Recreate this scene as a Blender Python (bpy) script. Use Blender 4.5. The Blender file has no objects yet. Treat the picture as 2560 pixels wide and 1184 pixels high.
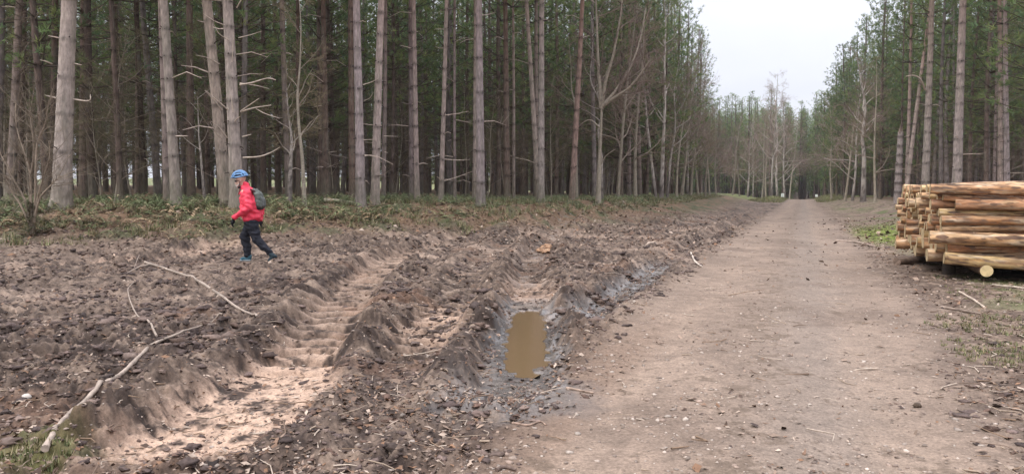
import bpy, bmesh, math, random
import numpy as np
from mathutils import Vector, Matrix, Quaternion

R = math.radians
C = bpy.context.scene.collection
rng = np.random.default_rng(11)
random.seed(7)

# ------------------------------------------------------------------ camera
F = 1900.0                       # focal length in pixels of the 2560 wide photo
CAMZ = 1.35
PITCH = math.atan(115 / F)
cd = bpy.data.cameras.new("camera")
cam = bpy.data.objects.new("camera", cd)
C.objects.link(cam)
cam.location = (0, 0, CAMZ)
cam.rotation_euler = (R(90) - PITCH, 0, 0)
cd.sensor_width = 36
cd.lens = 36 * F / 2560
cd.clip_start = 0.05
cd.clip_end = 3000
bpy.context.scene.camera = cam

# ------------------------------------------------------------------ sky, sun, exposure
SUN_EL, SUN_AZ = R(46), R(235)
w = bpy.data.worlds.new("World")
bpy.context.scene.world = w
w.use_nodes = True
nt = w.node_tree
nt.nodes.clear()
wo = nt.nodes.new("ShaderNodeOutputWorld")
bg = nt.nodes.new("ShaderNodeBackground")
bg.inputs[1].default_value = 0.1
sky = nt.nodes.new("ShaderNodeTexSky")
sky.sky_type = 'NISHITA'
sky.sun_disc = False
sky.sun_elevation = SUN_EL
sky.sun_rotation = SUN_AZ
tc = nt.nodes.new("ShaderNodeTexCoord")
sep = nt.nodes.new("ShaderNodeSeparateXYZ")
nt.links.new(tc.outputs["Generated"], sep.inputs[0])
# overcast cloud layer: a grey-white deck, brighter towards the zenith (CIE overcast sky)
ramp = nt.nodes.new("ShaderNodeMapRange")
ramp.inputs[1].default_value = 0.0
ramp.inputs[2].default_value = 1.0
ramp.inputs[3].default_value = 7.5
ramp.inputs[4].default_value = 31.0
pw = nt.nodes.new("ShaderNodeMath")
pw.operation = 'POWER'
pw.inputs[1].default_value = 1.6
mxz = nt.nodes.new("ShaderNodeMath")
mxz.operation = 'MAXIMUM'
mxz.inputs[1].default_value = 0.0
nt.links.new(sep.outputs[2], mxz.inputs[0])
nt.links.new(mxz.outputs[0], pw.inputs[0])
nt.links.new(pw.outputs[0], ramp.inputs[0])
cn = nt.nodes.new("ShaderNodeTexNoise")
cn.inputs["Scale"].default_value = 3.0
cn.inputs["Detail"].default_value = 5
cm = nt.nodes.new("ShaderNodeMapping")
cm.inputs["Scale"].default_value = (1, 1, 3.5)
nt.links.new(tc.outputs["Generated"], cm.inputs[0])
nt.links.new(cm.outputs[0], cn.inputs[0])
cr = nt.nodes.new("ShaderNodeMapRange")
cr.inputs[1].default_value = 0.3
cr.inputs[2].default_value = 0.7
cr.inputs[3].default_value = 0.93
cr.inputs[4].default_value = 1.06
nt.links.new(cn.outputs[0], cr.inputs[0])
mu = nt.nodes.new("ShaderNodeMath")
mu.operation = 'MULTIPLY'
nt.links.new(ramp.outputs[0], mu.inputs[0])
nt.links.new(cr.outputs[0], mu.inputs[1])
vm = nt.nodes.new("ShaderNodeVectorMath")
vm.operation = 'SCALE'
vm.inputs[0].default_value = (0.965, 0.975, 1.07)
nt.links.new(mu.outputs[0], vm.inputs["Scale"])
mx = nt.nodes.new("ShaderNodeMix")
mx.data_type = 'RGBA'
mx.inputs[0].default_value = 0.9
nt.links.new(sky.outputs[0], mx.inputs[6])
nt.links.new(vm.outputs[0], mx.inputs[7])
nt.links.new(mx.outputs[2], bg.inputs[0])
nt.links.new(bg.outputs[0], wo.inputs[0])

sl = bpy.data.lights.new("sun", 'SUN')
sl.energy = 1.5
sl.angle = R(28)
sl.color = (1.0, 0.96, 0.9)
sun = bpy.data.objects.new("sun", sl)
C.objects.link(sun)
sun.rotation_euler = (R(90) - SUN_EL, 0, R(180) - SUN_AZ)

vs = bpy.context.scene.view_settings
vs.view_transform = 'Standard'
vs.look = 'None'
vs.exposure = 0.3
vs.gamma = 1
bpy.context.scene.cycles.max_bounces = 6
bpy.context.scene.cycles.diffuse_bounces = 3
bpy.context.scene.cycles.glossy_bounces = 2
bpy.context.scene.cycles.transparent_max_bounces = 4

# ------------------------------------------------------------------ helpers: camera geometry
def ray(u, v):
    cx, cy = (u - 1280) / F, (592 - v) / F
    return np.array([cx, math.cos(PITCH) + cy * math.sin(PITCH), -math.sin(PITCH) + cy * math.cos(PITCH)])

def at(u, v, Y):
    """point seen at pixel u,v at distance Y in front of the camera"""
    d = ray(u, v)
    return np.array([0, 0, CAMZ]) + d * (Y / d[1])

def G(u, v, z=0.0):
    d = ray(u, v)
    k = (z - CAMZ) / d[2]
    return np.array([0, 0, CAMZ]) + d * k

# ------------------------------------------------------------------ helpers: noise
def _hash(ix, iy, seed):
    h = (ix * 374761393 + iy * 668265263 + seed * 974634721) & 0xFFFFFFFF
    h = ((h ^ (h >> 13)) * 1274126177) & 0xFFFFFFFF
    return (h ^ (h >> 16)) & 0xFFFF

def perlin(x, y, seed=0):
    x = np.asarray(x, float); y = np.asarray(y, float)
    ix = np.floor(x).astype(np.int64); iy = np.floor(y).astype(np.int64)
    fx, fy = x - ix, y - iy
    ux = fx * fx * fx * (fx * (fx * 6 - 15) + 10)
    uy = fy * fy * fy * (fy * (fy * 6 - 15) + 10)
    def g(a, b, dx, dy):
        t = _hash(a, b, seed) * (2 * np.pi / 65536)
        return np.cos(t) * dx + np.sin(t) * dy
    a = g(ix, iy, fx, fy); b = g(ix + 1, iy, fx - 1, fy)
    c = g(ix, iy + 1, fx, fy - 1); d = g(ix + 1, iy + 1, fx - 1, fy - 1)
    return ((a + (b - a) * ux) * (1 - uy) + (c + (d - c) * ux) * uy) * 1.5

def fbm(x, y, lam, octs, seed=0, gain=0.5):
    r = 0; a = 1; tot = 0
    for i in range(octs):
        r = r + a * perlin(x / lam + 17.3 * i, y / lam - 9.1 * i, seed + i)
        tot += a; a *= gain; lam *= 0.5
    return r / tot

def sstep(a, b, x):
    t = np.clip((np.asarray(x, float) - a) / (b - a), 0, 1)
    return t * t * (3 - 2 * t)

def polydist(x, y, pts):
    """distance to a polyline, signed (left of direction positive), plus arc length"""
    best = np.full(np.shape(x), 1e9); sign = np.ones(np.shape(x)); arc = np.zeros(np.shape(x)); L = 0
    for (x0, y0), (x1, y1) in zip(pts[:-1], pts[1:]):
        dx, dy = x1 - x0, y1 - y0
        ll = dx * dx + dy * dy; ln = math.sqrt(ll)
        t = np.clip(((x - x0) * dx + (y - y0) * dy) / ll, 0, 1)
        px, py = x - x0 - t * dx, y - y0 - t * dy
        d = np.hypot(px, py)
        m = d < best - 1e-9
        best = np.where(m, d, best)
        sign = np.where(m, np.where(dx * (y - y0) - dy * (x - x0) >= 0, 1, -1), sign)
        arc = np.where(m, L + t * ln, arc)
        L += ln
    return best * sign, arc

def smooth_path(pts, n=6):
    P = [np.array(p, float) for p in pts]
    P = [2 * P[0] - P[1]] + P + [2 * P[-1] - P[-2]]
    out = []
    for i in range(1, len(P) - 2):
        for k in range(n):
            t = k / n
            a, b, c, d = P[i - 1], P[i], P[i + 1], P[i + 2]
            out.append(0.5 * (2 * b + (c - a) * t + (2 * a - 5 * b + 4 * c - d) * t * t + (3 * b - a - 3 * c + d) * t ** 3))
    out.append(P[-2])
    return np.array(out)

# ------------------------------------------------------------------ terrain
ET = np.array([0.3567, 0.9342]); ES = np.array([0.9342, -0.3567])
def st(x, y):
    return (x + 0.3) * ES[0] + y * ES[1], (x + 0.3) * ET[0] + y * ET[1]
def xy(s, t):
    return -0.3 + s * ES[0] + t * ET[0], s * ES[1] + t * ET[1]

EDGE = [(-90, 20), (-40, 21.5), (-13.1, 21.6), (-8, 21.8), (-5.2, 25.3), (-1.2, 27.3), (2.9, 33.5), (4.4, 36), (10, 49), (19.5, 78), (29.5, 107), (60, 190), (120, 350)]
def gp(u, v, z=0.0):
    p = G(u, v, z); return (p[0], p[1])
def rp(u, v):
    return gp(u, v, -0.10)
RUT1 = [tuple(p) for p in smooth_path([rp(300, 1230), rp(450, 1120), rp(610, 1010), rp(725, 920), rp(800, 835), rp(870, 745), rp(955, 668), rp(1050, 622), rp(1180, 596), rp(1330, 578), rp(1500, 556)])]
RUT2 = [tuple(p) for p in smooth_path([rp(1255, 1040), rp(1290, 930), rp(1315, 850), rp(1325, 770), rp(1325, 690), rp(1335, 640), rp(1372, 600), rp(1440, 570), rp(1540, 548)])]
RUT3 = [tuple(p) for p in smooth_path([rp(1400, 830), rp(1500, 770), rp(1600, 700), rp(1680, 645), rp(1750, 602), rp(1830, 567), rp(1900, 540)])]
RUT4 = [tuple(p) for p in smooth_path([rp(820, 1100), rp(960, 960), rp(1060, 850), rp(1130, 770), rp(1180, 700), rp(1210, 650), rp(1270, 612), rp(1400, 575)])]
RUT5 = [tuple(p) for p in smooth_path([rp(-80, 690), rp(150, 668), rp(400, 650), rp(600, 626), rp(760, 605), rp(950, 590), rp(1150, 580)])]
PUD_Z = -0.125
PUD = G(1317, 842, PUD_Z)[:2]
PUD_DIR = np.array(gp(1334, 770, PUD_Z)) - np.array(gp(1298, 918, PUD_Z)); PUD_L = np.linalg.norm(PUD_DIR) / 2; PUD_DIR /= np.linalg.norm(PUD_DIR)
PERSON_XY = at(624.4, 647, 15.0)[:2]
PILE_O = np.array([6.22, 11.0])

def terrain(x, y, want_masks=False):
    x = np.asarray(x, float); y = np.asarray(y, float)
    s, t = st(x, y)
    r = np.hypot(x, y) + 1e-6
    D, _ = polydist(x, y, EDGE)                 # >0 inside the left forest
    riseL = 0.95 * sstep(-6.0, 0.8, D) + 1.25 * sstep(2, 85, D)
    riseR = 0.62 * sstep(2.4, 6.2, s) * sstep(15, 30, t) + 0.9 * sstep(6, 60, s)
    hw = 1.12 + 0.38 * sstep(3, 9, t) + 0.10 * fbm(x, y, 0.9, 3, 5)
    road = sstep(0.45, -0.25, np.abs(s) - hw)
    z = riseL + riseR
    z = z + 0.05 * fbm(x, y, 2.4, 2, 31) * (1 - road)
    # the track: worn wheel lines, a faint crown
    z = z - 0.022 * np.exp(-((np.abs(s + 0.05) - 0.78) / 0.26) ** 2) * road + 0.008 * fbm(x, y, 0.7, 3, 8) * road
    z = z - 0.05 * (1 - road) * sstep(0, -2.5, s)
    # beyond the crest the track drops away
    z = z - 1.2 * sstep(130, 170, t) + 7 * sstep(195, 300, t)
    z = z + 0.55 * np.exp(-((t - 120) / 12) ** 2) * (np.exp(-((s - 3.6) / 1.5) ** 2) + np.exp(-((s + 3.8) / 1.6) ** 2))
    field = (1 - road) * sstep(1.5, -3.0, D) * sstep(-0.9, -1.6, s + 0 * t)      # churned mud
    right = (1 - road) * sstep(0.6, 1.5, s)
    # clods
    sp = r * 0.0023
    cl = 0
    for lam, amp, sd in ((0.95, 0.066, 41), (0.45, 0.080, 42), (0.22, 0.070, 43), (0.11, 0.042, 44), (0.055, 0.018, 45), (0.028, 0.007, 46)):
        wgt = np.clip(lam / (2.2 * sp) - 0.4, 0, 1)
        cl = cl + wgt * amp * (np.abs(perlin(x / lam, y / lam, sd)) * 1.6 - 0.42)
    rough = 0.55 + 0.75 * sstep(-0.25, 0.45, fbm(x, y, 1.7, 2, 77))
    pf = np.exp(-((x - PERSON_XY[0]) ** 2 + (y - PERSON_XY[1]) ** 2) / 0.5)
    amp_field = field * rough * (1 - 0.85 * pf)
    # ruts
    def rut(path, half, depth, berm):
        d, a = polydist(x, y, path)
        ad = np.abs(d) + 0.045 * perlin(x / 0.3, y / 0.3, 51)
        fl = sstep(half + 0.20, half - 0.10, ad)
        ends = sstep(0, 0.8, a) * sstep(0, 1.2, np.max(a) - a) if np.max(a) > 2 else 1
        tot = sum(math.dist(p, q) for p, q in zip(path[:-1], path[1:]))
        ends = sstep(0, 0.9, a) * sstep(0, 1.5, tot - a)
        bm = np.exp(-((ad - half - 0.27) / 0.16) ** 2) * berm * (0.5 + 0.8 * sstep(-0.3, 0.5, perlin(x / 0.6, y / 0.6, 52)))
        return (-depth * fl + bm) * ends, fl * ends, d, a, ends
    _, a1_ = polydist(x, y, RUT1)
    z1, f1, d1, a1, e1 = rut(RUT1, 0.30 + 0.11 * sstep(3.4, 1.4, a1_), 0.14, 0.09)
    z2, f2, d2, a2, e2 = rut(RUT2, 0.25, 0.14, 0.085)
    z3, f3, d3, a3, e3 = rut(RUT3, 0.24, 0.13, 0.07)
    z4, f4, d4, a4, e4 = rut(RUT4, 0.26, 0.07, 0.06)
    z5, f5, d5, a5, e5 = rut(RUT5, 0.35, 0.07, 0.04)
    keep = 1 - road * 0.9
    ruts = (z1 + z2 + z3 + z4 + z5) * keep * sstep(2.0, -2.0, D)
    floor = np.clip(f1 + f2 + f3 + 0.7 * f4 + 0.5 * f5, 0, 1)
    # tyre lugs pressed into the ruts and their left shoulders
    def lugs(d, a, e, half, pitch, lo, hi, sl):
        band = sstep(half + 0.42, half + 0.20, np.abs(d - 0.14)) * sstep(lo - 1.2, lo + 0.9, a) * sstep(hi + 0.6, hi, a)
        ph = (a + sl * np.abs(d)) / pitch
        sn_ = np.sin(2 * np.pi * ph + 0.45 * perlin(x / 0.6, y / 0.6, 61))
        return band * np.tanh(2.8 * sn_) * (0.8 + 0.35 * perlin(x / 0.5, y / 0.5, 62)) * e
    L1 = lugs(d1, a1, e1, 0.32, 0.40, 3.1, 15, 0.45)
    L2 = lugs(d2, a2, e2, 0.27, 0.30, 2.9, 9.5, 0.5)
    L4 = lugs(d4, a4, e4, 0.25, 0.30, 2.5, 9, 0.5)
    lug = (0.082 * L1 + 0.082 * L2 + 0.068 * L4) * keep
    lugmask = np.clip(np.abs(L1) + np.abs(L2) + .7 * np.abs(L4), 0, 1)
    z = z + ruts + lug + cl * amp_field * (1 - 0.72 * floor) * (1 - 0.62 * lugmask) + cl * 0.35 * right * sstep(4, 2, s * 0 + 3)
    forest = sstep(-1.0, 1.5, D) + sstep(5, 8, s)
    bk = sstep(-6, -3.5, D) * (1 - np.clip(forest, 0, 1))
    z = z + cl * 0.55 * bk * (1 - field) + cl * 0.5 * np.clip(forest, 0, 1) + cl * 0.06 * road
    # the puddle's hollow
    px, py = x - PUD[0], y - PUD[1]
    al = px * PUD_DIR[0] + py * PUD_DIR[1]; ac = -px * PUD_DIR[1] + py * PUD_DIR[0]
    q = ((al / (PUD_L + 0.02)) ** 4 + (np.abs(ac - 0.03 * al) / 0.20) ** 3) ** 0.3 + 0.34 * perlin(x / 0.30, y / 0.30, 71) + 0.15 * perlin(x / 0.08, y / 0.08, 72)
    pm = sstep(1.22, 0.86, q)
    z = z * (1 - pm) + pm * (PUD_Z - 0.05)
    rim = np.exp(-((q - 1.22) / 0.18) ** 2)
    z = np.where((q > 1.0) & (q < 1.9), np.maximum(z, PUD_Z + 0.010 + 0.03 * (q - 1.0)), z)
    # pile stands on a slight pad
    z = z + 0.06 * np.exp(-(((s - 3.6) / 2.2) ** 2 + ((t - 15) / 4) ** 2))
    if not want_masks:
        return z
    return z, dict(s=s, t=t, r=r, D=D, road=road, field=field, right=right, f1=f1, f2=f2, f3=f3, f4=f4, f5=f5, a1=a1, a2=a2, a3=a3, q=q, rim=rim, forest=np.clip(forest, 0, 1), lug=lugmask, cl=cl, rough=rough, a4=a4)

def H(x, y):
    return float(terrain(np.array([x]), np.array([y]))[0])

# ------------------------------------------------------------------ helpers: meshes
class MB:
    """collects vertices / faces / colours and links them as ONE mesh object"""
    def __init__(self):
        self.v = []; self.f3 = []; self.f4 = []; self.c = []; self.n = 0
    def add(self, v, f, col=None):
        v = np.asarray(v, float).reshape(-1, 3); f = np.asarray(f, np.int64)
        if len(v) == 0: return
        self.v.append(v)
        (self.f3 if f.shape[1] == 3 else self.f4).append(f + self.n)
        if col is None: col = (0.5, 0.5, 0.5)
        col = np.asarray(col, float)
        if col.ndim == 1: col = np.tile(col, (len(v), 1))
        self.c.append(col)
        self.n += len(v)
    def mesh(self, name, mat, smooth=True):
        me = bpy.data.meshes.new(name)
        v = np.concatenate(self.v)
        f3 = np.concatenate(self.f3) if self.f3 else np.zeros((0, 3), np.int64)
        f4 = np.concatenate(self.f4) if self.f4 else np.zeros((0, 4), np.int64)
        me.vertices.add(len(v)); me.vertices.foreach_set("co", v.astype(np.float32).ravel())
        nl = f3.size + f4.size
        me.loops.add(nl)
        me.loops.foreach_set("vertex_index", np.concatenate([f3.ravel(), f4.ravel()]).astype(np.int32))
        npoly = len(f3) + len(f4)
        me.polygons.add(npoly)
        ls = np.concatenate([np.arange(len(f3)) * 3, f3.size + np.arange(len(f4)) * 4]).astype(np.int32)
        me.polygons.foreach_set("loop_start", ls)
        me.update(calc_edges=True)
        me.validate()
        if smooth:
            me.polygons.foreach_set("use_smooth", np.ones(len(me.polygons), bool))
        ca = me.color_attributes.new("Col", 'FLOAT_COLOR', 'POINT')
        c = np.concatenate(self.c)
        ca.data.foreach_set("color", np.concatenate([c, np.ones((len(c), 1))], 1).astype(np.float32).ravel())
        me.materials.append(mat)
        return me
    def obj(self, name, mat, parent=None, smooth=True):
        return link(name, self.mesh(name, mat, smooth), parent)

def link(name, me, parent=None):
    o = bpy.data.objects.new(name, me)
    C.objects.link(o)
    if parent is not None: o.parent = parent
    return o

def tag(o, label=None, cat=None, group=None, kind=None):
    if label: o["label"] = label
    if cat: o["category"] = cat
    if group: o["group"] = group
    if kind: o["kind"] = kind
    return o

def empty(name, loc, label, cat, group=None):
    o = bpy.data.objects.new(name, None)
    C.objects.link(o)
    o.empty_display_size = 0.2
    o.location = loc
    return tag(o, label, cat, group)

def tube(path, rad, sides=8, cap=True, jitter=0.0):
    P = np.asarray(path, float); n = len(P)
    rad = np.broadcast_to(np.asarray(rad, float), (n,))
    T = np.gradient(P, axis=0); T /= np.linalg.norm(T, axis=1)[:, None] + 1e-9
    ref = np.array([0, 0, 1.0]) if abs(T[:, 2]).mean() < 0.75 else np.array([1.0, 0, 0])
    A = np.cross(np.tile(ref, (n, 1)), T); A /= np.linalg.norm(A, axis=1)[:, None] + 1e-9
    B = np.cross(T, A)
    th = np.arange(sides) * 2 * np.pi / sides
    rr = rad[:, None] * (1 + jitter * rng.normal(size=(n, sides)))
    V = P[:, None, :] + rr[:, :, None] * (np.cos(th)[None, :, None] * A[:, None, :] + np.sin(th)[None, :, None] * B[:, None, :])
    V = V.reshape(-1, 3)
    i = np.arange(n - 1)[:, None] * sides; j = np.arange(sides)[None, :]; k = (j + 1) % sides
    Fq = np.stack([i + j, i + k, i + sides + k, i + sides + j], -1).reshape(-1, 4)
    return V, Fq, sides, n

def add_tube(mb, path, rad, sides=6, col=(.5, .5, .5), jitter=0.0, cap=True):
    V, Fq, sides, n = tube(path, rad, sides, jitter=jitter)
    mb.add(V, Fq, col)
    if cap:
        base = mb.n - len(V)
        for ring, flip in ((0, True), (n - 1, False)):
            c = V[ring * sides:(ring + 1) * sides].mean(0)
            idx = np.arange(sides)
            vv = np.vstack([V[ring * sides:(ring + 1) * sides], c])
            f = np.stack([idx, (idx + 1) % sides, np.full(sides, sides)], 1)
            if flip: f = f[:, ::-1]
            cc = col if np.asarray(col).ndim == 1 else np.vstack([np.asarray(col)[ring * sides:(ring + 1) * sides], np.asarray(col)[ring * sides]])
            mb.add(vv, f, cc)

# ------------------------------------------------------------------ materials
def node_mat(name):
    m = bpy.data.materials.new(name)
    m.use_nodes = True
    t = m.node_tree
    return m, t, t.nodes["Principled BSDF"]

def mat_col(name, rough=0.9, spec=0.2, var=0.25, scale=12, bump=0.0, stretch=(1, 1, 1), objvar=0.0, transl=0.0, detail=4, dist=0.01):
    """colour from the mesh's own colour attribute, broken up by procedural noise"""
    m, t, b = node_mat(name)
    at_ = t.nodes.new("ShaderNodeAttribute"); at_.attribute_name = "Col"
    tcn = t.nodes.new("ShaderNodeTexCoord")
    mp = t.nodes.new("ShaderNodeMapping"); mp.inputs["Scale"].default_value = stretch
    t.links.new(tcn.outputs["Object"], mp.inputs[0])
    no = t.nodes.new("ShaderNodeTexNoise"); no.inputs["Scale"].default_value = scale; no.inputs["Detail"].default_value = detail; no.inputs["Roughness"].default_value = 0.65
    t.links.new(mp.outputs[0], no.inputs[0])
    mr = t.nodes.new("ShaderNodeMapRange")
    mr.inputs[1].default_value = 0.28; mr.inputs[2].default_value = 0.72
    mr.inputs[3].default_value = 1 - var; mr.inputs[4].default_value = 1 + var
    t.links.new(no.outputs[0], mr.inputs[0])
    sc = t.nodes.new("ShaderNodeVectorMath"); sc.operation = 'SCALE'
    t.links.new(at_.outputs["Color"], sc.inputs[0])
    val = mr.outputs[0]
    if objvar:
        oi = t.nodes.new("ShaderNodeObjectInfo")
        m2 = t.nodes.new("ShaderNodeMapRange"); m2.inputs[3].default_value = 1 - objvar; m2.inputs[4].default_value = 1 + objvar
        t.links.new(oi.outputs["Random"], m2.inputs[0])
        mm = t.nodes.new("ShaderNodeMath"); mm.operation = 'MULTIPLY'
        t.links.new(val, mm.inputs[0]); t.links.new(m2.outputs[0], mm.inputs[1]); val = mm.outputs[0]
    t.links.new(val, sc.inputs["Scale"])
    t.links.new(sc.outputs[0], b.inputs["Base Color"])
    b.inputs["Roughness"].default_value = rough
    b.inputs["Specular IOR Level"].default_value = spec
    if bump:
        bu = t.nodes.new("ShaderNodeBump"); bu.inputs["Strength"].default_value = bump; bu.inputs["Distance"].default_value = dist
        t.links.new(no.outputs[0], bu.inputs["Height"]); t.links.new(bu.outputs[0], b.inputs["Normal"])
    if transl:
        tr = t.nodes.new("ShaderNodeBsdfTranslucent"); t.links.new(sc.outputs[0], tr.inputs[0])
        ms = t.nodes.new("ShaderNodeMixShader"); ms.inputs[0].default_value = transl
        t.links.new(b.outputs[0], ms.inputs[1]); t.links.new(tr.outputs[0], ms.inputs[2])
        t.links.new(ms.outputs[0], t.nodes["Material Output"].inputs[0])
    return m

M = {}
M["bark"] = mat_col("pine_bark", 0.92, 0.15, 0.38, 9, 0.8, (2.2, 2.2, 0.55), objvar=0.16, detail=6, dist=0.02)
M["twig"] = mat_col("dead_wood", 0.9, 0.15, 0.3, 10, 0.0, objvar=0.1)
M["needle"] = mat_col("pine_needles", 0.6, 0.25, 0.25, 1.2, 0.0, objvar=0.2, transl=0.5)
M["birch"] = mat_col("birch_bark", 0.75, 0.25, 0.3, 14, 0.2, (0.7, 0.7, 3.0), objvar=0.1)
M["leaf"] = mat_col("undergrowth_leaf", 0.65, 0.25, 0.3, 3)
M["litter"] = mat_col("litter_flake", 0.85, 0.2, 0.25, 30)
M["stone"] = mat_col("pebble_stone", 0.8, 0.3, 0.25, 60, 0.2)
M["clod"] = mat_col("mud_clod", 0.85, 0.25, 0.35, 40, 0.5)
M["logwood"] = mat_col("log_wood", 0.75, 0.25, 0.62, 7, 0.8, (0.6, 2.2, 2.2), detail=8)
M["sawn"] = mat_col("sawn_wood", 0.85, 0.15, 0.22, 14, 0.1)
M["branch"] = mat_col("branch_bark", 0.85, 0.2, 0.35, 16, 0.5)

# ground: colour and wetness are stored on the sheet, broken up below its mesh size by noise
def ground_mat():
    m, t, b = node_mat("woodland_ground")
    a = t.nodes.new("ShaderNodeAttribute"); a.attribute_name = "Col"
    wt = t.nodes.new("ShaderNodeAttribute"); wt.attribute_name = "wet"
    tcn = t.nodes.new("ShaderNodeTexCoord")
    def noise(sc, det, ro=0.65):
        n = t.nodes.new("ShaderNodeTexNoise"); n.inputs["Scale"].default_value = sc; n.inputs["Detail"].default_value = det; n.inputs["Roughness"].default_value = ro
        t.links.new(tcn.outputs["Object"], n.inputs[0]); return n
    def rng_(src, lo, hi, a0=0.3, a1=0.7):
        r_ = t.nodes.new("ShaderNodeMapRange"); r_.inputs[1].default_value = a0; r_.inputs[2].default_value = a1; r_.inputs[3].default_value = lo; r_.inputs[4].default_value = hi
        t.links.new(src, r_.inputs[0]); return r_.outputs[0]
    n1 = noise(45, 6, 0.7); n2 = noise(7, 5, 0.7); n3 = noise(160, 3)
    def mul(p, q):
        x_ = t.nodes.new("ShaderNodeMath"); x_.operation = 'MULTIPLY'; t.links.new(p, x_.inputs[0]); t.links.new(q, x_.inputs[1]); return x_.outputs[0]
    k = mul(mul(rng_(n1.outputs[0], 0.62, 1.38), rng_(n2.outputs[0], 0.82, 1.18)), rng_(n3.outputs[0], 0.82, 1.18))
    sc = t.nodes.new("ShaderNodeVectorMath"); sc.operation = 'SCALE'
    t.links.new(a.outputs["Color"], sc.inputs[0]); t.links.new(k, sc.inputs["Scale"])
    t.links.new(sc.outputs[0], b.inputs["Base Color"])
    rr = t.nodes.new("ShaderNodeMapRange"); rr.inputs[3].default_value = 0.92; rr.inputs[4].default_value = 0.27
    t.links.new(wt.outputs["Fac"], rr.inputs[0]); t.links.new(rr.outputs[0], b.inputs["Roughness"])
    sp_ = t.nodes.new("ShaderNodeMapRange"); sp_.inputs[3].default_value = 0.25; sp_.inputs[4].default_value = 0.9
    t.links.new(wt.outputs["Fac"], sp_.inputs[0]); t.links.new(sp_.outputs[0], b.inputs["Specular IOR Level"])
    bu = t.nodes.new("ShaderNodeBump"); bu.inputs["Strength"].default_value = 0.55; bu.inputs["Distance"].default_value = 0.012
    t.links.new(n1.outputs[0], bu.inputs["Height"]); t.links.new(bu.outputs[0], b.inputs["Normal"])
    return m
M["ground"] = ground_mat()

def plain(name, col, rough=0.7, spec=0.3, var=0.15, scale=20, bump=0.1):
    m, t, b = node_mat(name)
    tcn = t.nodes.new("ShaderNodeTexCoord")
    no = t.nodes.new("ShaderNodeTexNoise"); no.inputs["Scale"].default_value = scale; no.inputs["Detail"].default_value = 4
    t.links.new(tcn.outputs["Object"], no.inputs[0])
    mr = t.nodes.new("ShaderNodeMapRange"); mr.inputs[1].default_value = .3; mr.inputs[2].default_value = .7; mr.inputs[3].default_value = 1 - var; mr.inputs[4].default_value = 1 + var
    t.links.new(no.outputs[0], mr.inputs[0])
    sc = t.nodes.new("ShaderNodeVectorMath"); sc.operation = 'SCALE'; sc.inputs[0].default_value = col
    t.links.new(mr.outputs[0], sc.inputs["Scale"]); t.links.new(sc.outputs[0], b.inputs["Base Color"])
    b.inputs["Roughness"].default_value = rough; b.inputs["Specular IOR Level"].default_value = spec
    if bump:
        bu = t.nodes.new("ShaderNodeBump"); bu.inputs["Strength"].default_value = bump; bu.inputs["Distance"].default_value = .02
        t.links.new(no.outputs[0], bu.inputs["Height"]); t.links.new(bu.outputs[0], b.inputs["Normal"])
    return m

# ------------------------------------------------------------------ the ground sheet
def mixc(a, b, m):
    a = np.asarray(a, float); b = np.asarray(b, float)
    return a + (b - a) * m[..., None]

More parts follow.
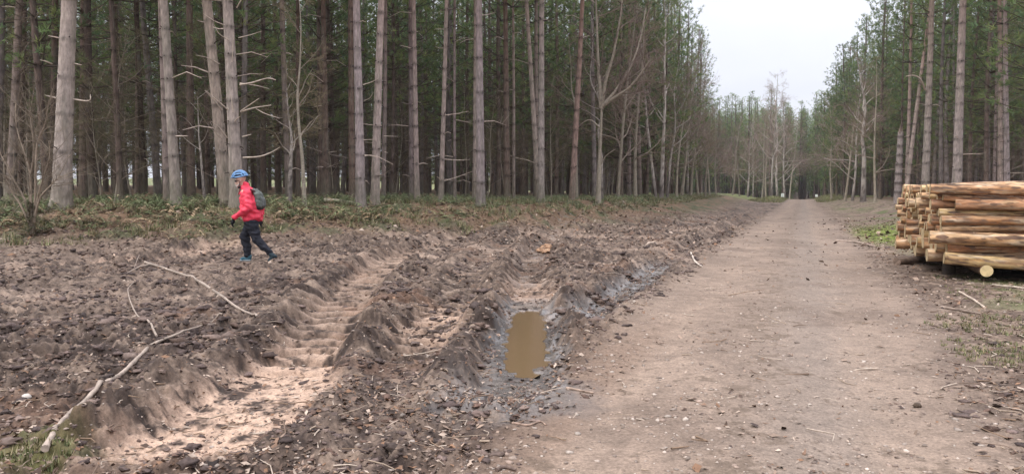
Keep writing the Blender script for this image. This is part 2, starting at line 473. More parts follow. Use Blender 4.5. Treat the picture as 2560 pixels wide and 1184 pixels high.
def ground_colour(x, y, k):
    s, t, r, D = k["s"], k["t"], k["r"], k["D"]
    n1 = fbm(x, y, 1.6, 4, 101); n2 = fbm(x, y, 0.38, 4, 111, 0.65); n3 = fbm(x, y, 0.09, 3, 121, 0.7); n4 = fbm(x, y, 4.0, 3, 131)
    dry = sstep(-0.30, 0.38, n2 * 0.8 + n3 * 0.6 + 0.35 * n4 + 0.10 * sstep(8, 18, r))
    mud = mixc((0.045, 0.032, 0.027), (0.160, 0.117, 0.093), dry)
    mud = mixc(mud, np.array((0.28, 0.21, 0.165)), sstep(0.16, 0.5, n2 + n3 * 0.5) * 0.5)
    # rusty needle and bark litter
    lit = sstep(0.10, 0.45, fbm(x, y, 1.1, 3, 141) + 0.25 * n3) * sstep(4.5, 1, np.abs(s + 5) - 0)
    mud = mixc(mud, np.array((0.135, 0.077, 0.052)), 0.65 * lit)
    # sandy subsoil laid bare in the ruts
    near = sstep(14, 7, r)
    sn = sstep(-0.38, 0.10, n2 + 0.5 * n3)
    sand = np.clip(k["f1"] * (0.35 + 0.75 * sstep(4.5, 2.0, k["a1"])) + 0.75 * k["f4"] * sstep(2.2, 3.2, k["a4"]) * sstep(5.5, 4.0, k["a4"]) + 0.62 * k["f2"] * sstep(3.3, 3.8, k["a2"]) * sstep(8.5, 6.5, k["a2"]), 0, 1) * sn
    sand = np.maximum(sand, 0.55 * k["f5"] * sn)
    mud = mixc(mud, np.array((0.44, 0.31, 0.238)), np.clip(sand, 0, 1) * 0.95)
    # pale sweeps of drier track across the far field
    pale = sstep(0.12, 0.4, fbm(x * 0.55 + y * 0.2, y * 1.6, 2.2, 3, 151)) * sstep(8, 14, r)
    mud = mixc(mud, np.array((0.33, 0.245, 0.195)), 0.55 * pale)
    # forest floor and the banks
    ff = mixc((0.085, 0.055, 0.036), (0.16, 0.10, 0.062), sstep(-.3, .4, n2 + n1))
    bank = mixc((0.155, 0.10, 0.065), (0.07, 0.072, 0.036), sstep(-0.15, 0.3, n1 + 0.4 * n2))
    col = mud
    bnk = sstep(-4.6, -2.2, D + 0.8 * n1)
    col = mixc(col, np.array(bank), bnk)
    col = mixc(col, ff, sstep(0.5, 4, D))
    col = mixc(col, mixc((0.16, 0.16, 0.085), (0.24, 0.215, 0.13), sstep(-.3, .3, n1)), sstep(24, 32, D) * sstep(-0.10, -0.02, x / np.maximum(y, 1)))
    rv = mixc((0.085, 0.058, 0.044), (0.215, 0.158, 0.122), dry)
    rv = mixc(rv, np.array((0.085, 0.105, 0.035)), 0.85 * sstep(0.02, 0.35, fbm(x, y, 1.3, 3, 161)) * sstep(1.8, 3.2, s))
    # bright moss patch in the verge beyond the pile
    mx_, my_ = xy(3.1, 25.5)
    rv = mixc(rv, np.array((0.13, 0.16, 0.03)), sstep(1.3, 0.5, np.hypot((s - 3.0) / 1.3, (t - 26) / 6) + 0.4 * n2))
    col = mixc(col, rv, k["right"])
    col = mixc(col, ff, sstep(5.5, 8, s))
    # the track itself
    rd = mixc((0.172, 0.128, 0.102), (0.258, 0.193, 0.153), sstep(-0.35, 0.4, n1 * 0.6 + n2 * 0.6))
    gr = np.exp(-((s - 0.45 + 0.1 * n4) / 0.42) ** 2) * sstep(-0.3, 0.3, n1 + 0.5)
    rd = mixc(rd, np.array((0.20, 0.162, 0.138)), 0.65 * gr)
    rd = mixc(rd, np.array((0.275, 0.205, 0.160)), 0.5 * np.exp(-((np.abs(s + 0.05) - 0.80) / 0.22) ** 2) * sstep(-.4, .3, n4 + n2 * .5))
    rd = mixc(rd, np.array((0.135, 0.098, 0.078)), 0.55 * sstep(0.08, 0.42, fbm(x, y, 1.3, 4, 181) + 0.2 * n3))
    rd = mixc(rd, np.array((0.165, 0.112, 0.083)), 0.75 * sstep(-0.75, -1.05, s) * sstep(9, 6, t))
    deb = sstep(0.16, 0.42, n2 + 0.55 * n3 + 0.30 * np.exp(-((s + 0.1) / 0.25) ** 2) + 0.3 * fbm(x, y, 1.0, 2, 171) - 0.10)
    rd = mixc(rd, np.array((0.11, 0.08, 0.06)), 0.65 * deb)
    col = mixc(col, rd, k["road"])
    # grassy humps and clearing far off
    gh = sstep(95, 112, t) * sstep(1.6, 2.6, np.abs(s)) * sstep(16, 12, np.abs(s)) + sstep(105, 120, t) * sstep(-6, -10, s)
    col = mixc(col, mixc((0.10, 0.12, 0.04), (0.17, 0.17, 0.07), sstep(-.3, .3, n1)), np.clip(gh, 0, 1) * (1 - k["road"]))
    # green grass tuft corner, bottom left
    gx, gy = gp(20, 1120)
    col = mixc(col, np.array((0.11, 0.13, 0.04)), 0.55 * sstep(0.55, 0.1, np.hypot(x - gx, y - gy) + 0.25 * n2))
    # standing wetness, with a painted sky sheen
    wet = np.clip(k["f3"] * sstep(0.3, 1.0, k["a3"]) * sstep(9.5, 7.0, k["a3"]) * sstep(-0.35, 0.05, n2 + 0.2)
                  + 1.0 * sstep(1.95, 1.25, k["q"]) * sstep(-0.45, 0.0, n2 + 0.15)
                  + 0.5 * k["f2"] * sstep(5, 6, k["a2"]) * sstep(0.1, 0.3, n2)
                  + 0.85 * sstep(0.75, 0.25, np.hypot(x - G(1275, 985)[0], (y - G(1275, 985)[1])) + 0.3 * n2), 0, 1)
    col = mixc(col * (1 - 0.35 * wet[..., None]), np.array((0.150, 0.140, 0.136)), 0.40 * wet * sstep(-.25, .2, n2 + .2))  # wet mud darkened, then greyed: sky sheen put into the colour
    col = col * np.array([1.0, 0.985, 0.935])
    return np.clip(col, 0.01, 0.8), wet

def build_ground():
    hi = np.linspace(-55, 55, 1380)
    lo = np.linspace(55, 305, 60)[1:-1]
    ang = R(90) - np.radians(np.concatenate([hi, lo]))          # 0 = +Y
    rr = np.concatenate([np.geomspace(0.15, 2.6, 24)[:-1], np.geomspace(2.6, 5.5, 240)[:-1], np.geomspace(5.5, 30, 760)[:-1], np.geomspace(30, 45, 90)[:-1], np.geomspace(45, 260, 150)[:-1], np.geomspace(260, 600, 8)])
    na, nr = len(ang), len(rr)
    X = rr[:, None] * np.cos(ang)[None, :]; Y = rr[:, None] * np.sin(ang)[None, :]
    X = X.ravel(); Y = Y.ravel()
    Z, k = terrain(X, Y, True)
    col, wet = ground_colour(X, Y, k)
    i = np.arange(nr - 1)[:, None] * na; j = np.arange(na)[None, :]; j2 = (j + 1) % na
    f = np.stack([i + j, i + na + j, i + na + j2, i + j2], -1).reshape(-1, 4)
    f = f[:, ::-1]
    me = bpy.data.meshes.new("ground")
    v = np.stack([X, Y, Z], 1)
    v = np.vstack([v, [[0, 0, float(Z[:na].mean())]]])
    cen = len(v) - 1
    f3 = np.stack([np.arange(na), (np.arange(na) + 1) % na, np.full(na, cen)], 1)[:, ::-1]
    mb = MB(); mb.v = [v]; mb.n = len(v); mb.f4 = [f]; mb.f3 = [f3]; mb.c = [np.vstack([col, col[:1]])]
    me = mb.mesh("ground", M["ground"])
    # make sure the sheet faces up
    n = np.zeros(len(me.polygons) * 3, np.float32); me.polygons.foreach_get("normal", n)
    if n.reshape(-1, 3)[:, 2].mean() < 0: me.flip_normals()
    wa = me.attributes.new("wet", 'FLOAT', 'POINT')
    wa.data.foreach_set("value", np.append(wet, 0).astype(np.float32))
    return tag(link("ground", me), kind="structure")
build_ground()

# the puddle: muddy water lying in the second rut
def build_puddle():
    m, t, b = node_mat("muddy_water")
    b.inputs["Base Color"].default_value = (0.138, 0.090, 0.047, 1)
    b.inputs["Roughness"].default_value = 0.13
    b.inputs["Specular IOR Level"].default_value = 0.4
    b.inputs["IOR"].default_value = 1.33
    no = t.nodes.new("ShaderNodeTexNoise"); no.inputs["Scale"].default_value = 5
    tcn = t.nodes.new("ShaderNodeTexCoord"); t.links.new(tcn.outputs["Object"], no.inputs[0])
    bu = t.nodes.new("ShaderNodeBump"); bu.inputs["Strength"].default_value = 0.03; bu.inputs["Distance"].default_value = .01
    t.links.new(no.outputs[0], bu.inputs["Height"]); t.links.new(bu.outputs[0], b.inputs["Normal"])
    mb = MB()
    th = np.linspace(0, 2 * np.pi, 49)[:-1]
    al = np.cos(th) * (PUD_L + 0.20); ac = np.sin(th) * 0.36
    x = PUD[0] + al * PUD_DIR[0] - ac * PUD_DIR[1]; y = PUD[1] + al * PUD_DIR[1] + ac * PUD_DIR[0]
    v = np.stack([x, y, np.full(48, PUD_Z)], 1); v = np.vstack([v, [[PUD[0], PUD[1], PUD_Z]]])
    f = np.stack([np.arange(48), (np.arange(48) + 1) % 48, np.full(48, 48)], 1)
    mb.add(v, f)
    o = mb.obj("puddle_water", m)
    tag(o, kind="structure")
build_puddle()

# ------------------------------------------------------------------ loose stuff on the ground
def ico(sub=1):
    bm = bmesh.new(); bmesh.ops.create_icosphere(bm, subdivisions=sub, radius=1)
    v = np.array([p.co[:] for p in bm.verts]); bm.verts.index_update(); f = np.array([[q.index for q in p.verts] for p in bm.faces]); bm.free()
    return v, f
ICO0 = ico(1); ICO1 = ico(2)

def scatter_pts(n, rmin, rmax, amin=-50, amax=52, power=1.0):
    n = int(n * 1.2)
    """points denser towards the camera"""
    u = rng.random(n) ** power
    r = rmin * (rmax / rmin) ** u
    a = np.radians(rng.uniform(amin, amax, n))
    return r * np.sin(a), r * np.cos(a)

def rot_z(v, th):
    c, s_ = np.cos(th)[:, None], np.sin(th)[:, None]
    return np.stack([v[..., 0] * c - v[..., 1] * s_, v[..., 0] * s_ + v[..., 1] * c, v[..., 2]], -1)

def scatter_blobs(name, mat, shape, x, y, size, cols, flat=0.6, jit=0.22, sink=0.3, smooth=True):
    V, Fc = shape
    n = len(x); nv = len(V)
    z = terrain(x, y)
    P = V[None] * (1 + jit * rng.normal(size=(n, nv, 1)))
    P = P * np.stack([size * rng.uniform(0.8, 1.4, n), size * rng.uniform(0.6, 1.0, n), size * flat * rng.uniform(0.7, 1.2, n)], 1)[:, None, :]
    P = rot_z(P, rng.uniform(0, 6.28, n))
    P = P + np.stack([x, y, z + size * flat * (1 - 2 * sink)], 1)[:, None, :]
    f = (Fc[None] + (np.arange(n) * nv)[:, None, None]).reshape(-1, 3)
    mb = MB(); mb.add(P.reshape(-1, 3), f, np.repeat(cols, nv, 0))
    return tag(mb.obj(name, mat, smooth=smooth), kind="stuff")

def pick(colset, n, var=0.2):
    c = np.array(colset)[rng.integers(0, len(colset), n)]
    return np.clip(c * (1 + var * rng.normal(size=(n, 1))), 0.01, 0.85)

def build_loose():
    # pebbles: on the track and pressed into the mud
    x, y = scatter_pts(30000, 2.6, 30)
    _, k = terrain(x, y, True)
    pr = 0.95 * k["road"] + 0.40 * k["field"] + 0.4 * k["right"]
    pr = pr * (0.25 + 1.2 * sstep(-0.2, 0.4, fbm(x, y, 0.8, 2, 201))) * (k["q"] > 1.25) * sstep(0, -2, k["D"])
    ok = rng.random(len(x)) < pr
    x, y = x[ok], y[ok]; n = len(x)
    size = np.clip(rng.lognormal(math.log(0.0075), 0.5, n), 0.003, 0.022)
    scatter_blobs("pebbles", M["stone"], ICO0, x, y, size, pick([(.32, .26, .215), (.25, .195, .155), (.37, .31, .26), (.20, .155, .125), (.29, .215, .17)], n), 0.55, sink=0.42)
    # mud clods torn up between the ruts
    x, y = scatter_pts(42000, 2.8, 34, power=0.9)
    _, k = terrain(x, y, True)
    pr = k["field"] * (1 - 0.7 * k["lug"]) * (1 - 0.8 * k["f1"]) * (1 - k["f2"]) * (k["q"] > 1.3) * (0.2 + 1.0 * sstep(-0.1, 0.4, fbm(x, y, 0.9, 2, 211))) + 0.10 * k["right"] + 0.3 * sstep(.6, .3, np.abs(k["road"] - 0.4))*0.5
    pr = pr * sstep(-1.0, -3.0, k["D"])
    ok = rng.random(len(x)) < pr
    x, y = x[ok], y[ok]; n = len(x)
    size = np.clip(rng.lognormal(math.log(0.0125), 0.55, n), 0.005, 0.045)
    scatter_blobs("mud_clods", M["clod"], ICO1, x, y, size, pick([(.085, .06, .052), (.13, .092, .078), (.07, .05, .043), (.17, .122, .10), (.115, .072, .054)], n), 0.42, 0.36, 0.48, smooth=False)
    x, y = scatter_pts(26000, 7.0, 30, -40, 24)
    _, k = terrain(x, y, True)
    pr = k["field"] * (1 - .9 * k["lug"]) * (1 - k["f1"]) * (1 - k["f2"]) * (1 - .6 * k["f5"]) * (k["q"] > 1.35) * (0.12 + 1.0 * sstep(-0.05, 0.4, fbm(x, y, 1.2, 3, 215))) * sstep(-1.5, -3.5, k["D"])
    ok = (rng.random(len(x)) < pr) & (np.hypot(x - PERSON_XY[0], y - PERSON_XY[1]) > .5)
    x, y = x[ok], y[ok]; n = len(x)
    size = np.clip(rng.lognormal(math.log(0.028), 0.45, n), 0.012, 0.075)
    scatter_blobs("mud_lumps", M["clod"], ICO1, x, y, size, pick([(.085, .06, .052), (.115, .082, .068), (.06, .043, .037), (.15, .108, .088), (.10, .066, .05)], n), 0.5, 0.33, 0.45, smooth=False)
    # flakes: bark chips, dead leaves, splinters
    x, y = scatter_pts(150000, 2.4, 40, power=0.95)
    _, k = terrain(x, y, True)
    pat = sstep(-0.25, 0.35, fbm(x, y, 0.9, 3, 221))
    pr = 0.8 * k["field"] * (1 - 0.75 * k["f1"]) * (0.3 + pat) + 0.8 * k["right"] * (0.35 + pat) + k["road"] * 0.10 * pat + 1.3 * sstep(-7, -4, k["D"]) * (k["road"] < .3)
    pr = pr * (k["q"] > 1.2)
    ok = rng.random(len(x)) < pr
    x, y = x[ok], y[ok]; n = len(x); z = terrain(x, y)
    L = np.clip(rng.lognormal(math.log(0.0135), 0.45, n), 0.005, 0.04) * (1 + 1.7 * sstep(8, 25, np.hypot(x, y))); W = L * rng.uniform(0.22, 0.7, n)
    q = np.zeros((n, 4, 3))
    q[:, 0, 0] = -L; q[:, 1, 1] = -W; q[:, 2, 0] = L; q[:, 3, 1] = W
    q[:, 1, 2] = rng.uniform(-.3, .6, n) * W; q[:, 3, 2] = rng.uniform(-.3, .6, n) * W
    q[:, :, 2] += q[:, :, 0] * rng.normal(0, 0.35, n)[:, None] + q[:, :, 1] * rng.normal(0, 0.35, n)[:, None]
    q = rot_z(q, rng.uniform(0, 6.28, n))
    q += np.stack([x, y, z + 0.004 + 0.25 * W], 1)[:, None, :]
    pal = pick([(.28, .20, .15), (.16, .10, .068), (.36, .28, .22), (.10, .066, .05), (.20, .115, .07), (.085, .06, .05), (.12, .08, .06), (.22, .16, .12)], n)
    f = np.arange(n * 4).reshape(n, 4)
    mb = MB(); mb.add(q.reshape(-1, 3), f, np.repeat(pal, 4, 0))
    tag(mb.obj("leaf_litter", M["litter"], smooth=False), kind="stuff")
    # twigs
    x, y = scatter_pts(6500, 2.8, 34)
    _, k = terrain(x, y, True)
    pr = 0.40 * k["field"] + 0.8 * k["right"] + 0.06 * k["road"] + 0.7 * sstep(-6, -3, k["D"])
    ok = (rng.random(len(x)) < pr) & (k["q"] > 1.4)
    x, y = x[ok], y[ok]
    mb = MB(); z = terrain(x, y)
    for i in range(len(x)):
        L = min(rng.lognormal(math.log(0.06), 0.55), 0.09 + 0.025 * math.hypot(x[i], y[i])); a = rng.uniform(0, 6.28); b = a + rng.normal(0, .7)
        p0 = np.array([x[i], y[i], z[i] + 0.012]); p1 = p0 + L * np.array([math.cos(a), math.sin(a), rng.normal(0.05, .12)]); p2 = p1 + L * .8 * np.array([math.cos(b), math.sin(b), rng.normal(-.02, .12)])
        r0 = rng.uniform(0.002, 0.0065)
        c = np.array([(.30, .23, .17), (.16, .11, .08), (.42, .34, .27), (.22, .15, .10)][rng.integers(4)])
        add_tube(mb, [p0, p1, p2], [r0, r0 * .8, r0 * .5], 4, c, cap=False)
    tag(mb.obj("twigs", M["litter"]), kind="stuff")
build_loose()

# ------------------------------------------------------------------ undergrowth
def fronds(x, y, z, length, cols, rise=0.6, npin=9, wid=0.26):
    """arching fern / bramble sprays: a midrib with paired tapering pinnae"""
    n = len(x)
    a = rng.uniform(0, 6.28, n)
    V = np.zeros((n, npin * 2, 3, 3))
    tt = np.linspace(0.12, 1.0, npin)
    el = rng.uniform(0.35, 1.25, n)
    for i, tv in enumerate(tt):
        h = tv * np.cos(el) ; up = np.sin(el) * tv * rise * 1.6 - 0.75 * tv ** 2.2 * rise
        cx = h * length; cz = up * length
        pl = wid * length * (1 - tv) ** 0.6 * (0.4 + min(1, tv * 3) * .6) + 0.01
        for side, k in ((-1, 0), (1, 1)):
            tip_a = rng.normal(0, .25, n)
            V[:, i * 2 + k, 0] = np.stack([cx - 0.05 * length, np.zeros(n), cz], 1)
            V[:, i * 2 + k, 1] = np.stack([cx + 0.06 * length, np.zeros(n), cz], 1)
            V[:, i * 2 + k, 2] = np.stack([cx + (0.25 + .2 * tip_a) * pl, side * pl, cz - 0.25 * pl + rng.normal(0, .15, n) * pl], 1)
    P = rot_z(V.reshape(n, -1, 3), a) + np.stack([x, y, z], 1)[:, None, :]
    nv = npin * 6
    f = np.arange(n * nv).reshape(-1, 3)
    return P.reshape(-1, 3), f, np.repeat(cols, nv, 0)

def build_undergrowth():
    # left bank: dead bracken in front, green bramble behind
    n = 95000
    x = rng.uniform(-30, 30, n); dd = rng.uniform(-4.6, 14, n)
    ex = np.array([p[0] for p in EDGE]); ey = np.array([p[1] for p in EDGE])
    y = np.interp(x, ex, ey) + dd
    _, k = terrain(x, y, True)
    D = k["D"]; nz = fbm(x, y, 1.8, 3, 301)
    left = sstep(0, -6, x)                     # thick at the left, thinning towards the track
    dens = np.where(D < 0.5, sstep(-4.4, -2.6, D + nz), 1.0) * (0.10 + 0.90 * sstep(-.22, .28, nz + 0.5 * fbm(x, y, .6, 2, 305)))
    dens = dens * np.where(D > -1.8, 0.85, 0.40 + 0.60 * left) * sstep(13, 5, D) * np.where(x > 12, 0.25, 1) 
    ok = (rng.random(n) < dens) & (np.abs(x / y) < 0.85)
    x, y, D, nz = x[ok], y[ok], D[ok], nz[ok]; n = len(x)
    z = terrain(x, y)
    g = rng.random(n) < np.clip(0.36 + 0.50 * sstep(-2.6, 0.2, D) + 0.8 * nz, 0.06, 0.93)
    ln = np.where(g, rng.uniform(0.14, 0.50, n), rng.uniform(0.16, 0.62, n)) * (0.65 + 0.35 * sstep(0, -5, x)) * np.where(D < -2.5, 0.6, 1)
    br = pick([(.27, .185, .11), (.20, .13, .075), (.36, .265, .165), (.15, .105, .068), (.30, .22, .13)], n)
    gr = pick([(.115, .145, .062), (.16, .18, .08), (.09, .12, .052), (.22, .22, .115), (.13, .16, .07)], n)
    mb = MB()
    P, f, c = fronds(x[~g], y[~g], z[~g] + 0.02, ln[~g], br[~g], 0.75)
    mb.add(P, f, c); tag(mb.obj("dead_bracken", M["leaf"], smooth=False), kind="stuff")
    mb = MB()
    P, f, c = fronds(x[g], y[g], z[g] + 0.06, ln[g], gr[g], 0.9, 7, 0.34)
    mb.add(P, f, c); tag(mb.obj("bramble_undergrowth", M["leaf"], smooth=False), kind="stuff")
    # grass: tufts of blades
    spots = []
    def tufts(cx, cy, rad, m, hgt):
        for _ in range(m):
            a = rng.uniform(0, 6.28); q = rad * math.sqrt(rng.random())
            spots.append((cx + q * math.cos(a), cy + q * math.sin(a), hgt * rng.uniform(.5, 1.3)))
    gx, gy = gp(20, 1125); tufts(gx, gy, 0.30, 60, 0.05)
    for u, v, rad, m in ((2500, 815, .7, 150), (2555, 900, .5, 110), (2470, 870, .4, 50), (2540, 740, .9, 130), (2420, 705, .5, 30)):
        p = gp(u, v); tufts(p[0], p[1], rad, m, 0.035)
    for _ in range(1100):
        s_, t_ = rng.uniform(1.9, 4.6), rng.uniform(19, 34)
        X, Y = xy(s_, t_); spots.append((X, Y, rng.uniform(.02, .05)))
    for _ in range(1200):
        s_, t_ = rng.choice([-1, 1]) * rng.uniform(1.9, 6), rng.uniform(95, 132)
        X, Y = xy(s_, t_); spots.append((X, Y, rng.uniform(.12, .3)))
    # rough straw-coloured grass through the bracken
    bx = rng.uniform(-24, 24, 5200); bd = rng.uniform(-4.4, 2.5, 5200); by = np.interp(bx, ex, ey) + bd
    ok = (fbm(bx, by, 1.3, 3, 333) > -0.05) & (np.abs(bx / by) < .8)
    spots += [(p, q, rng.uniform(.07, .22)) for p, q in zip(bx[ok], by[ok])]
    sp_ = np.array(spots); n = len(sp_); nb = 12
    z = terrain(sp_[:, 0], sp_[:, 1])
    base = np.repeat(np.stack([sp_[:, 0], sp_[:, 1], z], 1), nb, 0); hh = np.repeat(sp_[:, 2], nb)
    N = n * nb
    base[:, :2] += rng.normal(0, 1, (N, 2)) * hh[:, None] * .4
    a = rng.uniform(0, 6.28, N); lean = rng.uniform(.1, .8, N) * hh; wv = hh * 0.06 + 0.002
    d = np.stack([np.cos(a), np.sin(a), 0 * a], 1); e = np.stack([-np.sin(a), np.cos(a), 0 * a], 1)
    V = np.stack([base - e * wv[:, None], base + e * wv[:, None], base + d * lean[:, None] + np.array([0, 0, 1]) * (hh * rng.uniform(.6, 1.2, N))[:, None]], 1)
    mb = MB(); mb.add(V.reshape(-1, 3), np.arange(N * 3).reshape(-1, 3), np.repeat(pick([(.12, .135, .05), (.17, .165, .075), (.085, .10, .04), (.26, .22, .13), (.22, .175, .10)], N), 3, 0))
    tag(mb.obj("grass", M["leaf"], smooth=False), kind="stuff")
build_undergrowth()

# ------------------------------------------------------------------ trees
def trunk_mesh(path_fn, Ht, r0, sides, seg, whorls, tone, top_tone, name, rseed):
    """tapering pine trunk, bulged and darkened where the branch whorls sit"""
    zz = np.concatenate([np.linspace(0, min(11, Ht * .6), seg), np.linspace(min(11, Ht * .6), Ht, max(6, seg // 5))[1:]])
    tt = zz / Ht
    P = path_fn(zz)
    rad = r0 * (1 - 0.80 * tt ** 0.85) * (1 + 0.30 * np.exp(-zz / 0.18) + 0.12 * np.exp(-zz / 0.7)) + 0.01
    wd = np.zeros_like(zz)
    for wz in whorls: wd = np.maximum(wd, np.exp(-((zz - wz) / 0.065) ** 2))
    rad = rad * (1 + 0.07 * wd)
    V, Fq, sides, n = tube(P, rad, sides)
    ang = np.tile(np.arange(sides), n); zr = np.repeat(zz, sides)
    nz = perlin(ang * 1.3 + rseed, zr * 2.2, 401 + rseed) * .5 + perlin(ang * 2.1, zr * 6, 402 + rseed) * .5
    cen = np.repeat(P, sides, 0)
    V = cen + (V - cen) * (1 + 0.055 * nz)[:, None]
    col = np.array(tone)[None] * (1 + (np.array(top_tone) / np.array(tone) - 1) * sstep(3, 12, zr)[:, None])
    col = col * (1 + 0.30 * nz)[:, None]
    # flaking plates of paler bark
    pl = sstep(0.05, 0.4, perlin(ang * 0.9 + 3 * rseed, zr * 3.3, 420 + rseed))
    col = col * (1 + 0.22 * pl[:, None])
    col = col * (1 - 0.80 * np.repeat(wd, sides)[:, None] * np.clip(0.55 + 1.2 * nz, 0.15, 1)[:, None])
    mo = sstep(1.5, 0.0, zr + 0.7 * nz)
    col = mixc(col, np.array((0.115, 0.105, 0.07)), 0.6 * mo)
    st_ = sstep(0.12, 0.45, perlin(ang * .5 + 7 * rseed, zr * .7, 430 + rseed))
    col = mixc(col, np.array((0.17, 0.155, 0.12)), 0.45 * st_)
    mb = MB(); mb.add(V, Fq, np.clip(col, .01, .8))
    return mb

def stub_branches(mb, P_at, rad_at, whorls, nper, lmin, lmax, col, tip, droop=0.2, sides=4, long_p=0.15, long_l=1.2, longs=None):
    """dead stubs round each whorl; the long ones go to longs, one mesh builder each"""
    for wz in whorls:
        m = rng.integers(max(2, nper - 2), nper + 2); a0 = rng.uniform(0, 6.28)
        for q in range(m):
            a = a0 + q * 6.28 / m + rng.normal(0, .25)
            is_long = rng.random() < long_p
            L = rng.uniform(lmax, long_l) if is_long else rng.uniform(lmin, lmax)
            c = P_at(wz + rng.normal(0, .02)); r = rad_at(wz)
            d = np.array([math.cos(a), math.sin(a), rng.normal(0.12, .2)])
            p0 = c + d * r * 0.7; p1 = c + d * (r + L * .5); p2 = c + d * (r + L) + np.array([0, 0, rng.normal(-droop, .15) * L])
            br = (0.013 + 0.010 * rng.random()) * (0.7 + r * 2)
            cc = np.array(tip if is_long else col)
            tgt = mb
            if is_long and longs is not None:
                tgt = MB(); longs.append(tgt)
            add_tube(tgt, [p0, p1, p2], [br, br * .8, br * .35], sides, cc * rng.uniform(.7, 1.25), cap=False)
            if L > 0.7:
                for _ in range(rng.integers(1, 4)):
                    q0 = p1 + (p2 - p1) * rng.uniform(0, .8); dd = d + rng.normal(0, .5, 3)
                    add_tube(tgt, [q0, q0 + dd * L * .3], [br * .4, br * .12], 3, cc * .9, cap=False)

def pine_crown(Ht, z0, Rm, rs, dens=1.0, nb=12, gap=1.0):
    """whorls of upswept limbs carrying brush-like tufts of needles"""
    g = np.random.default_rng(rs)
    mb = MB(); cen = []; dirs = []; tint = []
    z = z0
    while z < Ht - 0.1:
        q = (z - z0) / (Ht - z0)
        rad = Rm * (0.62 + 0.9 * q) * (1 - q) ** 0.75 + 0.22 if q < .5 else Rm * 1.0 * (1 - q) ** 0.58 + 0.25
        m = g.integers(4, 7); a0 = g.uniform(0, 6.28)
        for i in range(m):
            if g.random() < 0.12: continue
            a = a0 + i * 6.28 / m + g.normal(0, .3); L = rad * g.uniform(.6, 1.22)
            el0 = 0.05 + 0.75 * q + g.normal(0, .12)
            d0 = np.array([math.cos(a) * math.cos(el0), math.sin(a) * math.cos(el0), math.sin(el0)])
            ts = np.linspace(0, 1, 5)
            P = np.array([[0, 0, z]]) + ts[:, None] * L * d0 + np.array([0, 0, 1.0]) * (0.28 * L * ts[:, None] ** 2.2)
            add_tube(mb, P, np.linspace(.028 * (1.2 - q), .006, 5), 3, (.10, .075, .055), cap=False)
            k = max(2, int(L / 0.25 * dens))
            tv = g.uniform(.30, 1.0, k) ** .75; tv[0] = 1.0
            B = np.array([[0, 0, z]]) + tv[:, None] * L * d0 + np.array([0, 0, 1.0]) * (0.28 * L * tv[:, None] ** 2.2)
            off = g.normal(0, .16, (k, 3)) * (L / 1.6) * (1.25 - tv)[:, None] + g.normal(0, .05, (k, 3)); off[:, 2] += 0.04
            B = B + off
            dd = d0[None] * .7 + np.array([0, 0, .55]) + off * 2.2
            cen.append(B); dirs.append(dd); tint.append(g.uniform(.7, 1.25) * (0.9 + .25 * tv))
        z += g.uniform(.40, .60) * gap
    cen.append(np.array([[0, 0, Ht], [0, 0, Ht + .15]])); dirs.append(np.array([[0, 0, 1.], [0, 0, 1.]])); tint.append(np.ones(2))
    add_tube(mb, [[0, 0, Ht * .8], [0, 0, Ht + .2]], [.05, .01], 4, (.14, .10, .075), cap=False)
    cen = np.concatenate(cen); dirs = np.concatenate(dirs); tint = np.concatenate(tint)
    dirs /= np.linalg.norm(dirs, axis=1)[:, None] + 1e-9
    N = len(cen) * nb
    c = np.repeat(cen, nb, 0); d = np.repeat(dirs, nb, 0) * .75 + g.normal(0, .62, (N, 3)); d /= np.linalg.norm(d, axis=1)[:, None]
    ln = g.uniform(.14, .31, N) * (12 / nb) ** .45
    sd = np.cross(d, g.normal(size=(N, 3))); sd /= np.linalg.norm(sd, axis=1)[:, None] + 1e-9
    wv = 0.0165 * (12 / nb) ** .6
    c0 = c + g.normal(0, .03, (N, 3))
    V = np.stack([c0 - sd * wv, c0 + sd * wv, c0 + d * ln[:, None]], 1)
    base = np.array([(.122, .172, .066), (.150, .192, .070), (.105, .158, .074), (.178, .200, .074)])[g.integers(0, 4, len(cen))]
    col = np.repeat(np.repeat(base * tint[:, None], nb, 0), 3, 0)
    mb.add(V.reshape(-1, 3), np.arange(N * 3).reshape(-1, 3), col)
    return mb

def straight(bend, rs):
    g = np.random.default_rng(rs); p = g.uniform(0, 6.28, 2); a = g.uniform(.3, 1, 2) * bend
    def fn(zz):
        zz = np.asarray(zz, float)
        return np.stack([a[0] * (np.sin(zz * .35 + p[0]) - math.sin(p[0])), a[1] * (np.sin(zz * .3 + p[1]) - math.sin(p[1])), zz - 0.12 * (zz < .01)], -1)
    return fn

HT = 20.0
HEROCROWN = [pine_crown(HT, z0, rm, 870 + i, .8, gap=1.5).mesh("pine_crown", M["needle"], False) for i, (z0, rm) in enumerate([(8.5, 2.5), (9.5, 2.3), (9.0, 2.6)])]
CROWNS = [pine_crown(HT, z0, rm, 900 + i, .85, gap=1.45).mesh("pine_crown", M["needle"], False) for i, (z0, rm) in enumerate([(4.2, 2.5), (5.4, 2.3), (3.6, 2.7), (6.2, 2.4), (4.6, 2.2), (3.2, 2.5)])]
LOWCROWN = [pine_crown(HT, z0, rm, 950 + i).mesh("pine_crown", M["needle"], False) for i, (z0, rm) in enumerate([(2.4, 3.9), (3.2, 3.6)])]
BARK_L = (0.285, 0.238, 0.220); BARK_D = (0.125, 0.09, 0.074); BARK_T = (0.30, 0.21, 0.17)

def whorl_set(g, top, step=(.5, .8)):
    zs = []; z = g.uniform(.8, 1.6)
    while z < top:
        zs.append(z); z += g.uniform(*step)
    return zs

